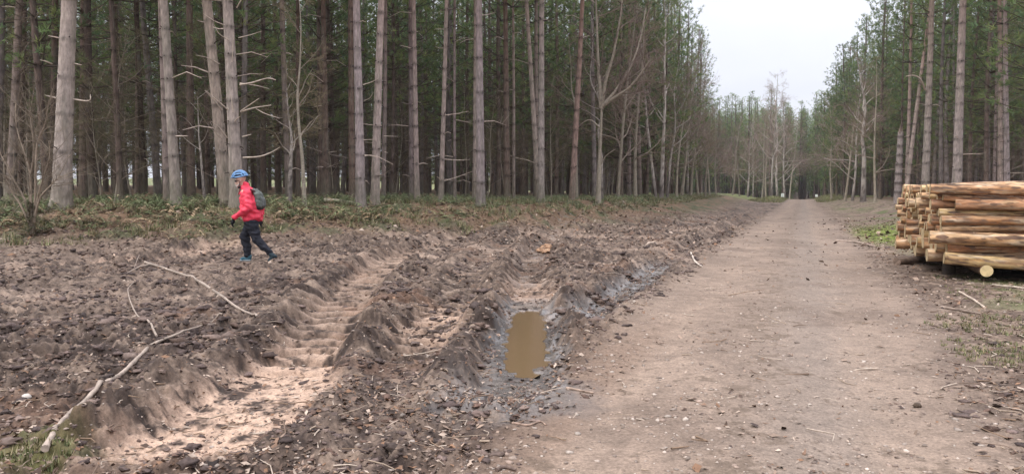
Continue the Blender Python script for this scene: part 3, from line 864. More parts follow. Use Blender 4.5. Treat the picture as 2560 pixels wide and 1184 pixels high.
TVAR = []
for i in range(8):
    g = np.random.default_rng(50 + i)
    wh = whorl_set(g, 9.5); fn = straight(0.10, 70 + i)
    tone = np.array(BARK_D) * g.uniform(.8, 1.25) if i % 3 else np.array(BARK_L) * .62
    tm = trunk_mesh(fn, HT, 0.118, 9, 90, wh, tone, np.array(tone) * .85, "trunk", i).mesh("trunk", M["bark"])
    mb = MB()
    stub_branches(mb, lambda z, fn=fn: fn(np.array([z]))[0], lambda z: .118 * (1 - .8 * (z / HT) ** .85), wh, 5, .05, .25, (.09, .065, .055), (.13, .10, .075), .25, 3, 0.42, 1.7)
    # thin dead twigs below the living crown
    for _ in range(48):
        z = g.uniform(2.0, 7.5); a = g.uniform(0, 6.28); L = g.uniform(.5, 1.8)
        p0 = fn(np.array([z]))[0]; d = np.array([math.cos(a), math.sin(a), g.normal(-.1, .25)])
        p1 = p0 + d * L * .6; p2 = p1 + (d + g.normal(0, .3, 3)) * L * .5
        add_tube(mb, [p0, p1, p2], [.011, .007, .003], 3, np.array((.15, .115, .085)) * g.uniform(.6, 1.3), cap=False)
        for _ in range(4):
            q0 = p0 + (p2 - p0) * g.uniform(.4, 1); add_tube(mb, [q0, q0 + (d + g.normal(0, .6, 3)) * L * .25], [.004, .0015], 3, np.array((.16, .125, .085)) * g.uniform(.6, 1.3), cap=False)
    TVAR.append((tm, mb.mesh("dead_branches", M["twig"])))

heroes_xy = []
def hero_pine(u, v, utop, vtop, d, wpx, tone=BARK_L, label="", crown=0, stubs=5, longp=.08, extra=(), z0=None, scale_h=1.0, bend=.022, wstep=(.55, .95), hasc=True, longl=1.1, low=False):
    """a front-row pine: base pixel, a pixel its axis passes higher up, distance, width"""
    rs = len(heroes_xy) + 1
    b = at(u, v, d); tp = at(utop, vtop, d + rng.normal(0, .15))
    zb = H(b[0], b[1])
    base = np.array([b[0], b[1], zb])
    slope = (tp[:2] - b[:2]) / (tp[2] - b[2])
    r0 = wpx / F * d / 2 * 0.88
    g = np.random.default_rng(500 + rs)
    bf = straight(bend, 520 + rs)
    def fn(zz):
        q = bf(zz); q[..., 0] += slope[0] * np.asarray(zz); q[..., 1] += slope[1] * np.asarray(zz) * .3; return q
    Ht = HT * scale_h
    wh = whorl_set(g, 9.5, wstep)
    tone = np.array(tone) * rng.uniform(.84, 1.08) * np.array([1, rng.uniform(.97, 1.03), rng.uniform(.93, 1.04)])
    t = empty("pine_tree", base, label, "tree", "pine trees along the front of the forest")
    mb = trunk_mesh(fn, Ht, r0, 16, 190, wh, tone, np.array(tone) * (.85, .72, .66), "trunk", rs)
    longs = []
    stub_branches(mb, lambda z: fn(np.array([z]))[0], lambda z: r0 * (1 - .8 * (z / Ht) ** .85), wh, stubs + 1, .04, .17, (.06, .042, .036), (.42, .34, .28), .1, 5, longp, longl, longs)
    mb.obj("trunk", M["bark"], t)
    for m2 in longs: m2.obj("dead_branch", M["twig"], t)
    for path, rad in extra:                     # individual long dead branches seen in the photo
        pts = [at(pu, pv, d + dd) - base for pu, pv, dd in path]
        m2 = MB(); sp = smooth_path(pts, 4)
        add_tube(m2, sp, np.linspace(rad, rad * .35, len(sp)), 6, np.array((.46, .38, .31)) * rng.uniform(.8, 1.1), jitter=.05)
        m2.obj("dead_branch", M["twig"], t)
    if hasc:
        c = link("crown", LOWCROWN[crown % 2] if low else HEROCROWN[crown % 3], t)
        c.rotation_euler = (-slope[1] * .3, math.atan(slope[0]), 0); c.scale = (1, 1, scale_h)
        c.rotation_euler.rotate_axis('Z', rng.uniform(0, 6.28))
    heroes_xy.append((b[0], b[1]))
    return t

MID = (.235, .185, .165)
DRK = (.14, .098, .08)
hero_pine(152, 492, 164, 0, 21.5, 50, np.array(BARK_L) * 1.12, "thickest pale pine trunk, at the far left behind the bare shrub", 0, 3, .05, wstep=(.9, 1.15),
          extra=[([(130, 160, .1), (112, 153, -.1), (100, 150, -.2)], .022), ([(182, 158, 0), (205, 163, -.2)], .02), ([(182, 248, 0), (222, 252, -.3), (226, 236, -.3)], .025), ([(140, 245, -.2), (112, 238, -.3)], .025)])
hero_pine(24, 478, 40, 0, 25, 24, MID, "dark double-looking pine trunk at the left edge of the forest, left of the thickest trunk", 1, 4)
hero_pine(48, 470, 52, 0, 29, 13, DRK, "slim almost black pine trunk just left of the thickest pale trunk", 2, 4)
hero_pine(130, 476, 132, 0, 27, 20, np.array(DRK) * .9, "dark pine trunk half hidden behind the thickest pale trunk", 3, 4)
hero_pine(207, 468, 214, 0, 27, 24, np.array(DRK) * 1.1, "dark brown pine trunk directly right of the thickest pale trunk", 4, 5, .2)
hero_pine(292, 470, 282, 0, 30, 17, DRK, "dark slender pine between the thickest trunk and the near-black one", 5, 4, .15)
hero_pine(361, 470, 346, 30, 27, 16, np.array(DRK) * .45, "near-black pine trunk standing left of the grey pine with ringed bark", 1, 3)
hero_pine(441, 497, 414, 0, 22, 27, np.array(BARK_L) * .95, "grey pine with dark branch rings left of the walker, leaning slightly left", 2, 4, .06,
          extra=[([(440, 340, -.1), (470, 340, -.3)], .02)])
hero_pine(418, 484, 402, 0, 24, 20, MID, "brown pine trunk touching the back of the ringed grey pine", 3, 4)
hero_pine(478, 478, 474, 0, 26, 22, np.array(DRK) * 1.1, "dark brown pine between the ringed grey pine and the leaning twin", 4, 5)
hero_pine(566, 488, 518, 0, 22.6, 33, np.array(MID) * 1.15, "leaning pine of the pair behind the walker, the left one", 5, 4, .15, bend=.03,
          extra=[([(548, 160, 0), (520, 145, -.4), (490, 138, -.8)], .018), ([(555, 275, -.1), (530, 245, -.5), (512, 226, -.7)], .022), ([(560, 350, 0), (540, 330, -.3), (525, 305, -.6)], .02)])
hero_pine(592, 492, 574, 0, 21.8, 35, np.array(BARK_L) * 1.1, "pale pine bristling with dead branches, straight behind the walker", 0, 5, .12, wstep=(.6, .8),
          extra=[([(596, 95, -.1), (625, 88, -.3), (655, 78, -.5)], .016), ([(600, 212, -.1), (630, 207, -.3), (668, 196, -.6), (690, 200, -.8)], .028), ([(600, 208, -.1), (640, 214, -.2), (672, 222, -.4)], .018),
                 ([(602, 280, -.1), (635, 270, -.4), (678, 263, -.7)], .03), ([(602, 278, -.2), (625, 262, -.6), (648, 246, -.9)], .02), ([(640, 272, -.4), (665, 285, -.5), (700, 296, -.8)], .014),
                 ([(606, 342, -.1), (628, 336, -.2)], .022), ([(608, 394, -.1), (650, 391, -.3), (680, 380, -.4), (700, 368, -.6)], .028), ([(580, 155, -.25), (584, 80, -.5)], .016), ([(583, 280, -.3), (577, 236, -.5)], .02),
                 ([(570, 275, -.1), (540, 248, -.4), (514, 226, -.6)], .02), ([(572, 100, -.1), (548, 85, -.4), (535, 62, -.6)], .016), ([(592, 20, -.2), (603, 0, -.4), (618, -25, -.5)], .02), ([(568, 345, -.15), (548, 318, -.4), (527, 303, -.6)], .02)])
hero_pine(722, 485, 706, 0, 27, 17, np.array(MID) * .8, "brown pine with a mossy foot, second trunk right of the walker", 1, 4, .2)
hero_pine(745, 470, 742, 0, 31, 13, DRK, "dark pine crowding behind the mossy-footed pine", 2, 4, .2)
hero_pine(815, 482, 806, 0, 30, 18, DRK, "dark pine trunk left of the two tall pale pines", 3, 5, .2)
hero_pine(902, 502, 893, 0, 25, 26, np.array(BARK_L) * 1.08, "pale tall pine, left one of the two standing in front at the brown bank", 4, 4, .07,
          extra=[([(908, 212, -.1), (930, 205, -.3), (948, 194, -.5)], .018), ([(910, 252, -.1), (925, 245, -.3), (933, 230, -.4)], .014), ([(910, 350, -.1), (940, 348, -.3)], .016), ([(912, 390, -.1), (930, 387, -.3)], .016)])
hero_pine(880, 485, 878, 0, 29, 18, np.array(DRK) * 1.2, "brown pine hidden close behind the left pale pine", 5, 4)
hero_pine(937, 495, 953, 0, 26, 24, np.array(MID) * 1.2, "tall pine leaning right, right one of the two front pines at the brown bank", 0, 4, .08,
          extra=[([(960, 340, -.1), (995, 341, -.4)], .016), ([(962, 380, 0), (970, 382, -.2)], .016)])
hero_pine(958, 484, 962, 100, 30, 12, np.array(MID), "thin pine just right of the right-leaning front pine", 1, 4)
hero_pine(1028, 482, 1027, 0, 31, 13, np.array(MID) * .9, "knotted brown pine, left of a close pair in the middle of the forest edge", 2, 6, .1)
hero_pine(1043, 490, 1032, 0, 28.5, 14, np.array(MID) * 1.05, "knotted brown pine leaning left, right of a close pair in the middle", 3, 6, .1)
hero_pine(1102, 490, 1116, 0, 28, 13, np.array(MID), "slim knotted pine leaning right, halfway along the forest edge", 4, 6, .22)
hero_pine(1137, 483, 1138, 0, 30, 8, np.array(MID), "very thin pine pole left of the pale pine with a dark top", 5, 5, .15)
hero_pine(1202, 498, 1199, 0, 27, 24, np.array(BARK_L) * .98, "smooth pale pine standing alone at the middle of the forest edge", 0, 3, .03, wstep=(.9, 1.3))
hero_pine(1186, 480, 1190, 0, 30, 12, MID, "brown pine showing behind the left side of the smooth pale pine", 1, 4)
hero_pine(1268, 480, 1262, 0, 33, 18, np.array(DRK) * 1.1, "dark brown pine right of the smooth pale pine", 2, 5)
hero_pine(1284, 482, 1283, 0, 34, 8, np.array(MID) * 1.1, "thin pale pole of a pine right of the dark brown one", 3, 5)
hero_pine(1352, 488, 1356, 0, 30.5, 19, np.array(BARK_L) * .92, "straight front trunk of the three pines grown close together", 4, 5, .05)
hero_pine(1347, 484, 1318, 0, 31.5, 14, np.array(MID), "left-leaning trunk of the three pines grown close together", 5, 5, .05)
hero_pine(1342, 482, 1343, 0, 32.5, 12, np.array(MID) * .8, "rear darker trunk of the three pines grown close together", 0, 5, .05)
hero_pine(1429, 507, 1456, 0, 34, 17, (.30, .205, .165), "orange-footed pine leaning right beside the forked bare tree", 1, 5, .1)
hero_pine(1572, 478, 1575, 0, 48, 12, np.array(MID), "pine pole in the row between the forked tree and the white birches", 2, 5, .1)
hero_pine(1600, 480, 1590, 0, 52, 12, np.array(MID) * .9, "brown pine just left of the leaning thin birch", 3, 5, .1)
# right-hand side of the track
hero_pine(2312, 470, 2320, 60, 38, 21, np.array(BARK_L) * .9, "pine with a curved pale dead limb, left of the log pile's upper end", 4, 4, .05,
          extra=[([(2313, 225, 0), (2302, 200, -.3), (2285, 189, -.5), (2265, 191, -.8)], .055)])
hero_pine(2392, 470, 2412, 0, 33, 26, np.array(BARK_L) * .95, "thickest right-hand pine, pinkish trunk rising above the log pile", 5, 4, .04)
hero_pine(2520, 475, 2518, 0, 36, 15, np.array(BARK_L) * 1.1, "slender pale pine at the right edge above the log pile", 0, 5, .08)
hero_pine(2502, 475, 2506, 0, 38, 14, np.array(MID) * 1.1, "brown pine just left of the slender pale one at the right edge", 1, 5, .05)
hero_pine(2486, 472, 2492, 100, 43, 8, np.array(MID), "thin pine pole second from the right edge group above the logs", 2, 5, .05)
hero_pine(2266, 500, 2276, 100, 47, 11, np.array(MID) * 1.2, "thin straight pine left of the curved-limb pine", 3, 5, .05)
hero_pine(2263, 498, 2303, 160, 45, 12, np.array(MID) * 1.2, "thin right-leaning pine crossing the straight one near the log pile", 4, 5, .05)
hero_pine(2063, 492, 2060, 250, 128, 7, DRK, "dark pine at the right-hand track edge nearest the far bend", 1, 3, scale_h=.86, low=True)
hero_pine(2092, 494, 2090, 250, 104, 6, DRK, "dark pine on the right verge beside the brown moorland trunks", 0, 3, scale_h=.88, low=True)

# broken snag by the right-hand pines
def snag():
    d = 46
    b = at(2243, 503, d); z = H(b[0], b[1])
    t = empty("dead_snag", (b[0], b[1], z), "broken-topped dead trunk with dark rings left of the log pile", "dead tree")
    hgt = at(2246, 330, d)[2] - z
    fn = lambda zz: np.stack([0.02 * np.asarray(zz), 0 * np.asarray(zz), np.asarray(zz, float)], -1)
    mb = MB(); zz = np.linspace(0, hgt, 70); wh = np.arange(.7, hgt, .55)
    wd = np.zeros_like(zz)
    for q in wh: wd = np.maximum(wd, np.exp(-((zz - q) / .09) ** 2))
    rad = .215 * (1 - .3 * zz / hgt) * (1 + .15 * wd)
    col = np.repeat(np.array(BARK_L)[None] * (1.05 - .65 * wd)[:, None], 10, 0)
    V, Fq, _, _ = tube(fn(zz), rad, 10, jitter=.03); mb.add(V, Fq, col)
    top = fn(np.array([hgt]))[0]
    for a in range(5):
        add_tube(mb, [top + [.12 * math.cos(a * 1.3), .12 * math.sin(a * 1.3), -.1], top + [.08 * math.cos(a * 1.3), .08 * math.sin(a * 1.3), .2 + .25 * (a % 2)]], [.07, .01], 4, (.2, .15, .12))
    stub_branches(mb, lambda q: fn(np.array([q]))[0], lambda q: .2, wh, 5, .05, .3, (.09, .065, .05), (.2, .15, .12), .3, 4, 0)
    mb.obj("trunk", M["bark"], t)
    heroes_xy.append((b[0], b[1]))
snag()

# ---- plantation rows behind
def plantation():
    pts = []
    for i in range(-60, 70):
        for j in range(-10, 80):
            s_ = i * 3.3; t_ = j * 3.1 + (i % 2) * 1.55
            x, y = xy(s_ + rng.normal(0, .45), t_ + rng.normal(0, .45)); 
            if y < 14 or abs(x / y) > 0.80: continue
            pts.append((x, y))
    P = np.array(pts)
    D, _ = polydist(P[:, 0], P[:, 1], EDGE)
    s_, t_ = st(P[:, 0], P[:, 1])
    Lk = (D > 1.4) & ((t_ < 112) | (D > 18)) & (np.hypot(P[:, 0], P[:, 1]) < 112)
    # a thin spot in the middle, where daylight shows between the trunks
    u_ = P[:, 0] / P[:, 1]
    Lk &= np.where(u_ > -0.03, D < 25, D < 58)
    Rk = (s_ > 6.6) & (t_ > 24) & (t_ < 165) & (s_ < 60) & ((t_ - 2.0 * s_ > 8) | (t_ > 40))
    far = (t_ > 165) & (t_ < 250) & (s_ > -70) & (s_ < 60) & ~((np.abs(s_) < 2.0) & (t_ < 172))
    hx = np.array(heroes_xy)
    keep = np.array([np.min(np.hypot(hx[:, 0] - p[0], hx[:, 1] - p[1])) > 1.3 for p in P])
    return P[Lk & keep], P[Rk & keep], P[far]
PL, PR, PF = plantation()

pine_count = 0
def bg_pine(x, y, label, group, var=None, low=False, sc=None):
    i = rng.integers(0, 8) if var is None else var
    z = H(x, y)
    t = empty("pine_tree", (x, y, z), label, "tree", group)
    k = rng.uniform(.92, 1.12) if sc is None else sc
    wk = k * rng.uniform(.75, 1.25)
    t.scale = (1, 1, 1)
    t.rotation_euler = (rng.normal(0, .012), rng.normal(0, .012), rng.uniform(0, 6.28))
    tm, dm = TVAR[i]
    a = link("trunk", tm, t); a.scale = (wk, wk, k)
    b = link("dead_sprays", dm, t); b.scale = (k, k, k)
    c = link("crown", (LOWCROWN[i % 2] if low else CROWNS[rng.integers(0, 6)]), t); c.scale = (k * rng.uniform(.85, 1.15),) * 2 + (k,)
    return t

dL = np.hypot(PL[:, 0], PL[:, 1]); dR = np.hypot(PR[:, 0], PR[:, 1])
oL = np.argsort(dL); oR = np.argsort(dR)
NL, NR = 158, 84
for q, i in enumerate(oL[:NL]):
    x, y = PL[i]
    D, _ = polydist(np.array([x]), np.array([y]), EDGE)
    side = x / y
    if D[0] < 4.5 and y > 45:
        lab, gr = "pine on the left forest edge beyond the forked bare tree, reaching into the sky", "pines on the far left forest edge"
    elif side < -0.32: lab, gr = "dark pine in the deep shade behind the far-left trunks", "dark pines deep in the forest at the far left"
    elif side < -0.05: lab, gr = "dark pine deep in the forest behind the walker's right and the two pale pines", "dark pines deep in the left-centre forest"
    else: lab, gr = "dark pine deep in the forest behind the three close-grown pines", "dark pines deep in the central forest"
    bg_pine(x, y, lab, gr, low=(D[0] < 5.5 and y > 40 and side > 0.06 and rng.random() < .9))
for q, i in enumerate(oR[:NR]):
    x, y = PR[i]; s_, t_ = st(x, y)
    if s_ < 9.5 and t_ > 60: lab, gr, lw = "pine on the right-hand edge of the track with green crown against the sky", "pines edging the right of the track", rng.random() < .8
    else: lab, gr, lw = "straight brown pine in the plantation behind the log pile", "pines in the right-hand plantation", False
    bg_pine(x, y, lab, gr, low=lw)

for t_ in range(96, 176, 6):
    x, y = xy(5.0 + rng.uniform(-.3, .9), t_ + rng.uniform(-1, 1))
    bg_pine(x, y, "low-branched pine leaning its green boughs over the right side of the far track", "low-branched pines overhanging the far track", low=True, sc=rng.uniform(.80, .98))
# everything farther: one mass of woodland
def distant():
    lite = []
    for i in range(4):
        c = pine_crown(HT, [6.0, 4.0, 2.0, 1.0][i], 3.0, 1200 + i, .5, 7, 1.25)
        V = np.concatenate(c.v); f3 = np.concatenate(c.f3); f4 = np.concatenate(c.f4); col = np.concatenate(c.c)
        tv, tf, _, _ = tube(straight(.08, 1300 + i)(np.linspace(0, HT, 8)), np.linspace(.17, .04, 8), 6)
        lite.append((V, f3, f4, col, tv, tf))
    mb = MB()
    pts = [tuple(PL[i]) for i in oL[NL:]] + [tuple(PR[i]) for i in oR[NR:]] + [tuple(p) for p in PF]
    P = np.array(pts); zz = terrain(P[:, 0], P[:, 1])
    for (x, y), z in zip(pts, zz):
        V, f3, f4, col, tv, tf = lite[rng.integers(4) if not (x / y < -0.02 and polydist(np.array([x]), np.array([y]), EDGE)[0][0] > 28) else 2 + rng.integers(2)]
        th = rng.uniform(0, 6.28); c, s_ = math.cos(th), math.sin(th); k = rng.uniform(.9, 1.15)
        A = np.array([[c, -s_, 0], [s_, c, 0], [0, 0, 1]]) * k
        T = lambda q: q @ A.T + np.array([x, y, z])
        tint = rng.uniform(.75, 1.25)
        n0 = mb.n
        mb.v.append(T(V)); mb.c.append(col * tint); mb.f3.append(f3 + n0); mb.f4.append(f4 + n0); mb.n += len(V)
        mb.add(T(tv), tf, np.array(BARK_D) * rng.uniform(.8, 1.4))
    print("distant trees", len(pts))
    tag(mb.obj("distant_forest", M["needle"], smooth=False), kind="stuff")
distant()

# ---- bare broadleaved trees and birches
def bare_tree(rs, Ht, r0, trunk_pts=None, white=False, spread=.5, twig=(.20, .145, .12), first=.3, nlimb=16, forks=()):
    """returns trunk mesh-builder and branches mesh-builder"""
    g = np.random.default_rng(rs)
    mt, mb = MB(), MB()
    if trunk_pts is None:
        a = g.normal(0, .05, 2); zz = np.linspace(0, 1, 5)
        trunk_pts = [(a[0] * q * Ht + .12 * math.sin(q * 7 + rs), a[1] * q * Ht + .12 * math.cos(q * 5 + rs), q * Ht) for q in zz]
    P = smooth_path(trunk_pts, 12); n = len(P); tt = np.linspace(0, 1, n)
    rad = r0 * (1 - .88 * tt) * (1 + .3 * np.exp(-tt * 25))
    V, Fq, sd, _ = tube(P, rad, 9, jitter=.02)
    zr = np.repeat(P[:, 2], 9); an = np.tile(np.arange(9), n)
    if white:
        band = sstep(.05, .35, perlin(an * .6, zr * 5, rs) + .25 * perlin(an * 1.0, zr * 14, rs + 1)); low = sstep(1.8, .2, zr)
        col = mixc((.42, .37, .325), (.10, .08, .07), np.clip(band * .9 + low * .75, 0, 1))
    else:
        nz = perlin(an * .8, zr * 3, rs)
        col = mixc((.23, .20, .15), (.33, .28, .22), sstep(-.3, .3, nz))
    mt.add(V, Fq, col)
    tw = np.array(twig)
    def grow(p, d, L, r, lev):
        m = 5; pts = [p]; dd = d.copy()
        for _ in range(m):
            dd = dd + g.normal(0, .16, 3) + np.array([0, 0, .05 if lev < 2 else -.02]); dd /= np.linalg.norm(dd)
            pts.append(pts[-1] + dd * L / m)
        pts = np.array(pts)
        c = ((.40, .35, .30) if white else (.26, .21, .165)) if lev == 1 else tw * g.uniform(.75, 1.3)
        add_tube(mb, pts, np.linspace(r, r * .35, m + 1), 5 if lev == 1 else 3, c, cap=False)
        if lev >= 4: return
        k = [0, 7, 6, 4][lev]
        for _ in range(k):
            q = g.uniform(.25, 1) * m; i0 = min(int(q), m - 1)
            pp = pts[i0] + (pts[i0 + 1] - pts[i0]) * (q - i0)
            nd = (pts[i0 + 1] - pts[i0]); nd /= np.linalg.norm(nd)
            nd = nd + g.normal(0, .55, 3); nd /= np.linalg.norm(nd)
            grow(pp, nd, L * g.uniform(.35, .6), max(r * .45, .0035), lev + 1)
    for i in range(nlimb):
        q = first + (1 - first) * (i + g.random()) / nlimb
        i0 = min(int(q * (n - 1)), n - 2); p = P[i0]; a = g.uniform(0, 6.28)
        up = .45 + .6 * q
        d = np.array([math.cos(a), math.sin(a), up]); d /= np.linalg.norm(d)
        grow(p, d, Ht * spread * (1.05 - q) * g.uniform(.6, 1.1) + .5, max(rad[i0] * .45, .012), 1)
    for fk, fr in forks:
        sp = smooth_path(fk, 6)
        add_tube(mb, sp, np.linspace(fr, fr * .3, len(sp)), 7, (.32, .27, .21))
        for i in range(3, len(sp) - 1, 2):
            d = (sp[i + 1] - sp[i]); d /= np.linalg.norm(d); d = d + g.normal(0, .5, 3); d /= np.linalg.norm(d)
            grow(sp[i], d, g.uniform(.8, 2.0), fr * .3, 2)
    return mt, mb

def place_bare(u, v, d, mt, mb, label, cat, name, group=None):
    b = at(u, v, d); z = H(b[0], b[1])
    t = empty(name, (b[0], b[1], z), label, cat, group)
    mt.obj("trunk", M["birch"], t); mb.obj("branches", M["twig"], t)
    return t

def rel(u0, v0, d, pts):
    b = at(u0, v0, d); z = H(b[0], b[1]); b = np.array([b[0], b[1], z])
    return [at(p[0], p[1], d + (p[2] if len(p) > 2 else 0)) - b for p in pts]

# forked bare tree in front of the forest, right of the orange-footed pine
d = 34.5
pts = rel(1495, 507, d, [(1495, 507), (1499, 400), (1503, 300), (1502, 268)]); pts[0][2] = 0
forks = [(rel(1495, 507, d, [(1502, 272), (1500, 220, .1), (1495, 150, .3), (1492, 60, .6), (1488, -40, .6)]), .10),
         (rel(1495, 507, d, [(1503, 272), (1515, 200, -.2), (1530, 150, -.3), (1548, 60, -.4), (1560, -40, -.4)]), .09),
         (rel(1495, 507, d, [(1503, 268), (1535, 245, -.3), (1570, 222, -.6), (1598, 190, -.9), (1625, 150, -1.2)]), .085),
         (rel(1495, 507, d, [(1502, 268), (1540, 225, .3), (1575, 170, .5), (1600, 100, .8), (1615, 20, 1)]), .075),
         (rel(1495, 507, d, [(1500, 320), (1475, 300, .2), (1450, 312, .4), (1430, 330, .6)]), .04),
         (rel(1495, 507, d, [(1498, 420), (1515, 390, -.2), (1540, 372, -.4)]), .035)]
mt, mb = bare_tree(31, 5, .125, pts, False, .3, first=.75, nlimb=3, forks=forks)
place_bare(1495, 507, d, mt, mb, "bare forked tree with wide spreading limbs at the forest edge", "bare tree", "bare_tree")
# leaning thin birch and the white birch
d = 46
pts = rel(1640, 490, d, [(1640, 492), (1628, 400), (1617, 300), (1612, 220), (1604, 120), (1600, 40)]); pts[0][2] = 0
mt, mb = bare_tree(32, 11, .10, pts, True, .28, first=.35, nlimb=13); place_bare(1640, 492, d, mt, mb, "thin white birch leaning left on the forest edge", "birch", "birch_tree")
pts = rel(1653, 488, d, [(1653, 488), (1657, 380), (1662, 260), (1661, 150), (1664, 60), (1660, -20)]); pts[0][2] = 0
mt, mb = bare_tree(33, 12, .13, pts, True, .30, first=.3, nlimb=16); place_bare(1653, 488, d, mt, mb, "straight white birch right of the leaning one on the forest edge", "birch", "birch_tree")
pts = rel(1672, 488, d + 3, [(1670, 488), (1678, 400), (1690, 320), (1688, 230), (1700, 150)]); pts[0][2] = 0
mt, mb = bare_tree(34, 10, .09, pts, True, .33, first=.3, nlimb=13); place_bare(1670, 488, d + 3, mt, mb, "short birch leaning right beside the straight white birch", "birch", "birch_tree")
# slender crooked trees around the orange-footed pine
d = 36
pts = rel(1452, 490, d, [(1478, 490), (1477, 400), (1470, 330), (1478, 290), (1470, 250), (1450, 200), (1455, 120), (1452, 40)]); pts[0][2] = 0
mt, mb = bare_tree(35, 10, .075, pts, True, .2, first=.35, nlimb=9); place_bare(1478, 490, d, mt, mb, "crooked thin birch close behind the orange-footed pine's right side", "birch", "birch_tree")
pts = rel(1424, 490, d + 1, [(1433, 480), (1430, 320), (1428, 260), (1420, 220), (1418, 160), (1412, 90)]); pts[0][2] = 0
mt, mb = bare_tree(36, 10, .07, pts, False, .2, first=.4, nlimb=8); place_bare(1433, 480, d + 1, mt, mb, "crooked bare sapling tree left of the orange-footed pine", "bare tree", "bare_tree")
# mossy thin trees right of the walker
d = 25
pts = rel(724, 492, d, [(724, 492), (726, 420), (729, 350), (722, 290), (716, 220)]); pts[0][2] = 0
mt, mb = bare_tree(37, 4, .085, pts, True, .32, first=.3, nlimb=9, twig=(.2, .16, .10)); place_bare(724, 492, d, mt, mb, "mossy mottled thin tree just right of the walker", "bare tree", "bare_tree")
d = 24
pts = rel(761, 494, d, [(761, 494), (756, 400), (748, 320), (744, 240), (750, 160), (752, 60), (746, -20)]); pts[0][2] = 0
mt, mb = bare_tree(38, 7, .065, pts, False, .24, first=.25, nlimb=11, twig=(.2, .16, .10)); place_bare(761, 494, d, mt, mb, "tall thin greenish sapling right of the mossy mottled tree", "bare tree", "bare_tree")
d = 25.5
pts = rel(512, 482, d, [(512, 482), (503, 400), (497, 330), (494, 240)]); pts[0][2] = 0
mt, mb = bare_tree(39, 4, .055, pts, True, .3, first=.4, nlimb=6); place_bare(512, 482, d, mt, mb, "pale thin crooked sapling left of the pair behind the walker", "bare tree", "bare_tree")
# birch on the right-hand verge
d = 62
pts = rel(2158, 492, d, [(2158, 492), (2160, 400), (2156, 340), (2163, 270), (2152, 200), (2140, 130)]); pts[0][2] = 0
forks = [(rel(2158, 492, d, [(2157, 335), (2140, 318, -.3), (2122, 310, -.6)]), .08)]
mt, mb = bare_tree(40, 12, .20, pts, True, .30, first=.35, nlimb=14, forks=forks); place_bare(2158, 492, d, mt, mb, "mottled birch in front of the right-hand pines", "birch", "birch_tree")
# birch group in the far clearing on the left of the track
BV = [bare_tree(60 + i, 13, .13, None, i < 2, .33, twig=(.27, .20, .165) if i != 2 else (.22, .17, .12), first=.18, nlimb=20) for i in range(4)]
BM = [(a.mesh("trunk", M["birch"]), b.mesh("branches", M["twig"])) for a, b in BV]
def bg_birch(u, d, k, i, label, group, v=490):
    b = at(u, v, d); z = H(b[0], b[1])
    t = empty("birch_tree", (b[0], b[1], z), label, "birch", group)
    t.rotation_euler = (0, 0, rng.uniform(0, 6.28)); t.scale = (k, k, k)
    link("trunk", BM[i][0], t); link("branches", BM[i][1], t)
for n_, (u, d, k, i) in enumerate([(1962, 128, 1.35, 0), (1930, 122, 1.5, 1), (1946, 135, 1.6, 0), (1905, 118, 1.0, 3), (1848, 110, .8, 2), (1830, 112, .9, 3), (1885, 130, 1.05, 1), (1975, 150, 1.3, 2), (1915, 140, 1.25, 3), (1868, 120, 1.0, 0)]):
    bg_birch(u, d, k, i, "bare birch in the far grassy clearing beside the lone pine, left of the track", "birches in the far clearing")
for n_, (u, d, k, i) in enumerate([(1700, 60, .95, 3), (1728, 66, .9, 2), (1748, 72, .85, 3), (1772, 80, .8, 2), (1762, 68, .7, 3), (1715, 72, 1.0, 1), (1585, 44, .85, 2), (1540, 42, .8, 3), (1790, 92, .8, 3), (1690, 54, .75, 2)]):
    bg_birch(u, d, k, i, "brown twiggy birch screening the left forest edge beyond the white birches", "twiggy birches along the left forest edge")
for n_, (u, d, k, i) in enumerate([(2110, 78, .95, 3), (2130, 72, .9, 0), (2185, 56, .8, 2), (2080, 96, 1.0, 3)]):
    bg_birch(u, d, k, i, "twiggy bare birch in front of the right-hand pines beside the track", "bare birches on the right verge")
# lone pine in the clearing
b = at(1868, 490, 128)
bg_pine(b[0], b[1], "lone pine with a bushy top standing among the far birches left of the track", "lone pine in the clearing", 0, sc=.86)
# saplings inside the left forest: the murky brown-green layer between the trunks
SAP = [bare_tree(80 + i, 6.5, .035, None, False, .40, twig=(.13, .11, .065), first=.12, nlimb=18) for i in range(3)]
SM = [(a.mesh("trunk", M["birch"]), b.mesh("branches", M["twig"])) for a, b in SAP]
for n_ in range(34):
    x = rng.uniform(-22, 8); yb = np.interp(x, [p[0] for p in EDGE], [p[1] for p in EDGE]); y = yb + rng.uniform(2.5, 22)
    if abs(x / y) > .75: continue
    t = empty("bare_sapling", (x, y, H(x, y)), "thin leafless sapling among the dark trunks inside the left forest", "sapling", "saplings inside the left forest")
    k = rng.uniform(.6, 1.25); t.scale = (k, k, k); t.rotation_euler = (0, 0, rng.uniform(0, 6.28))
    i = rng.integers(3); link("trunk", SM[i][0], t); link("branches", SM[i][1], t)

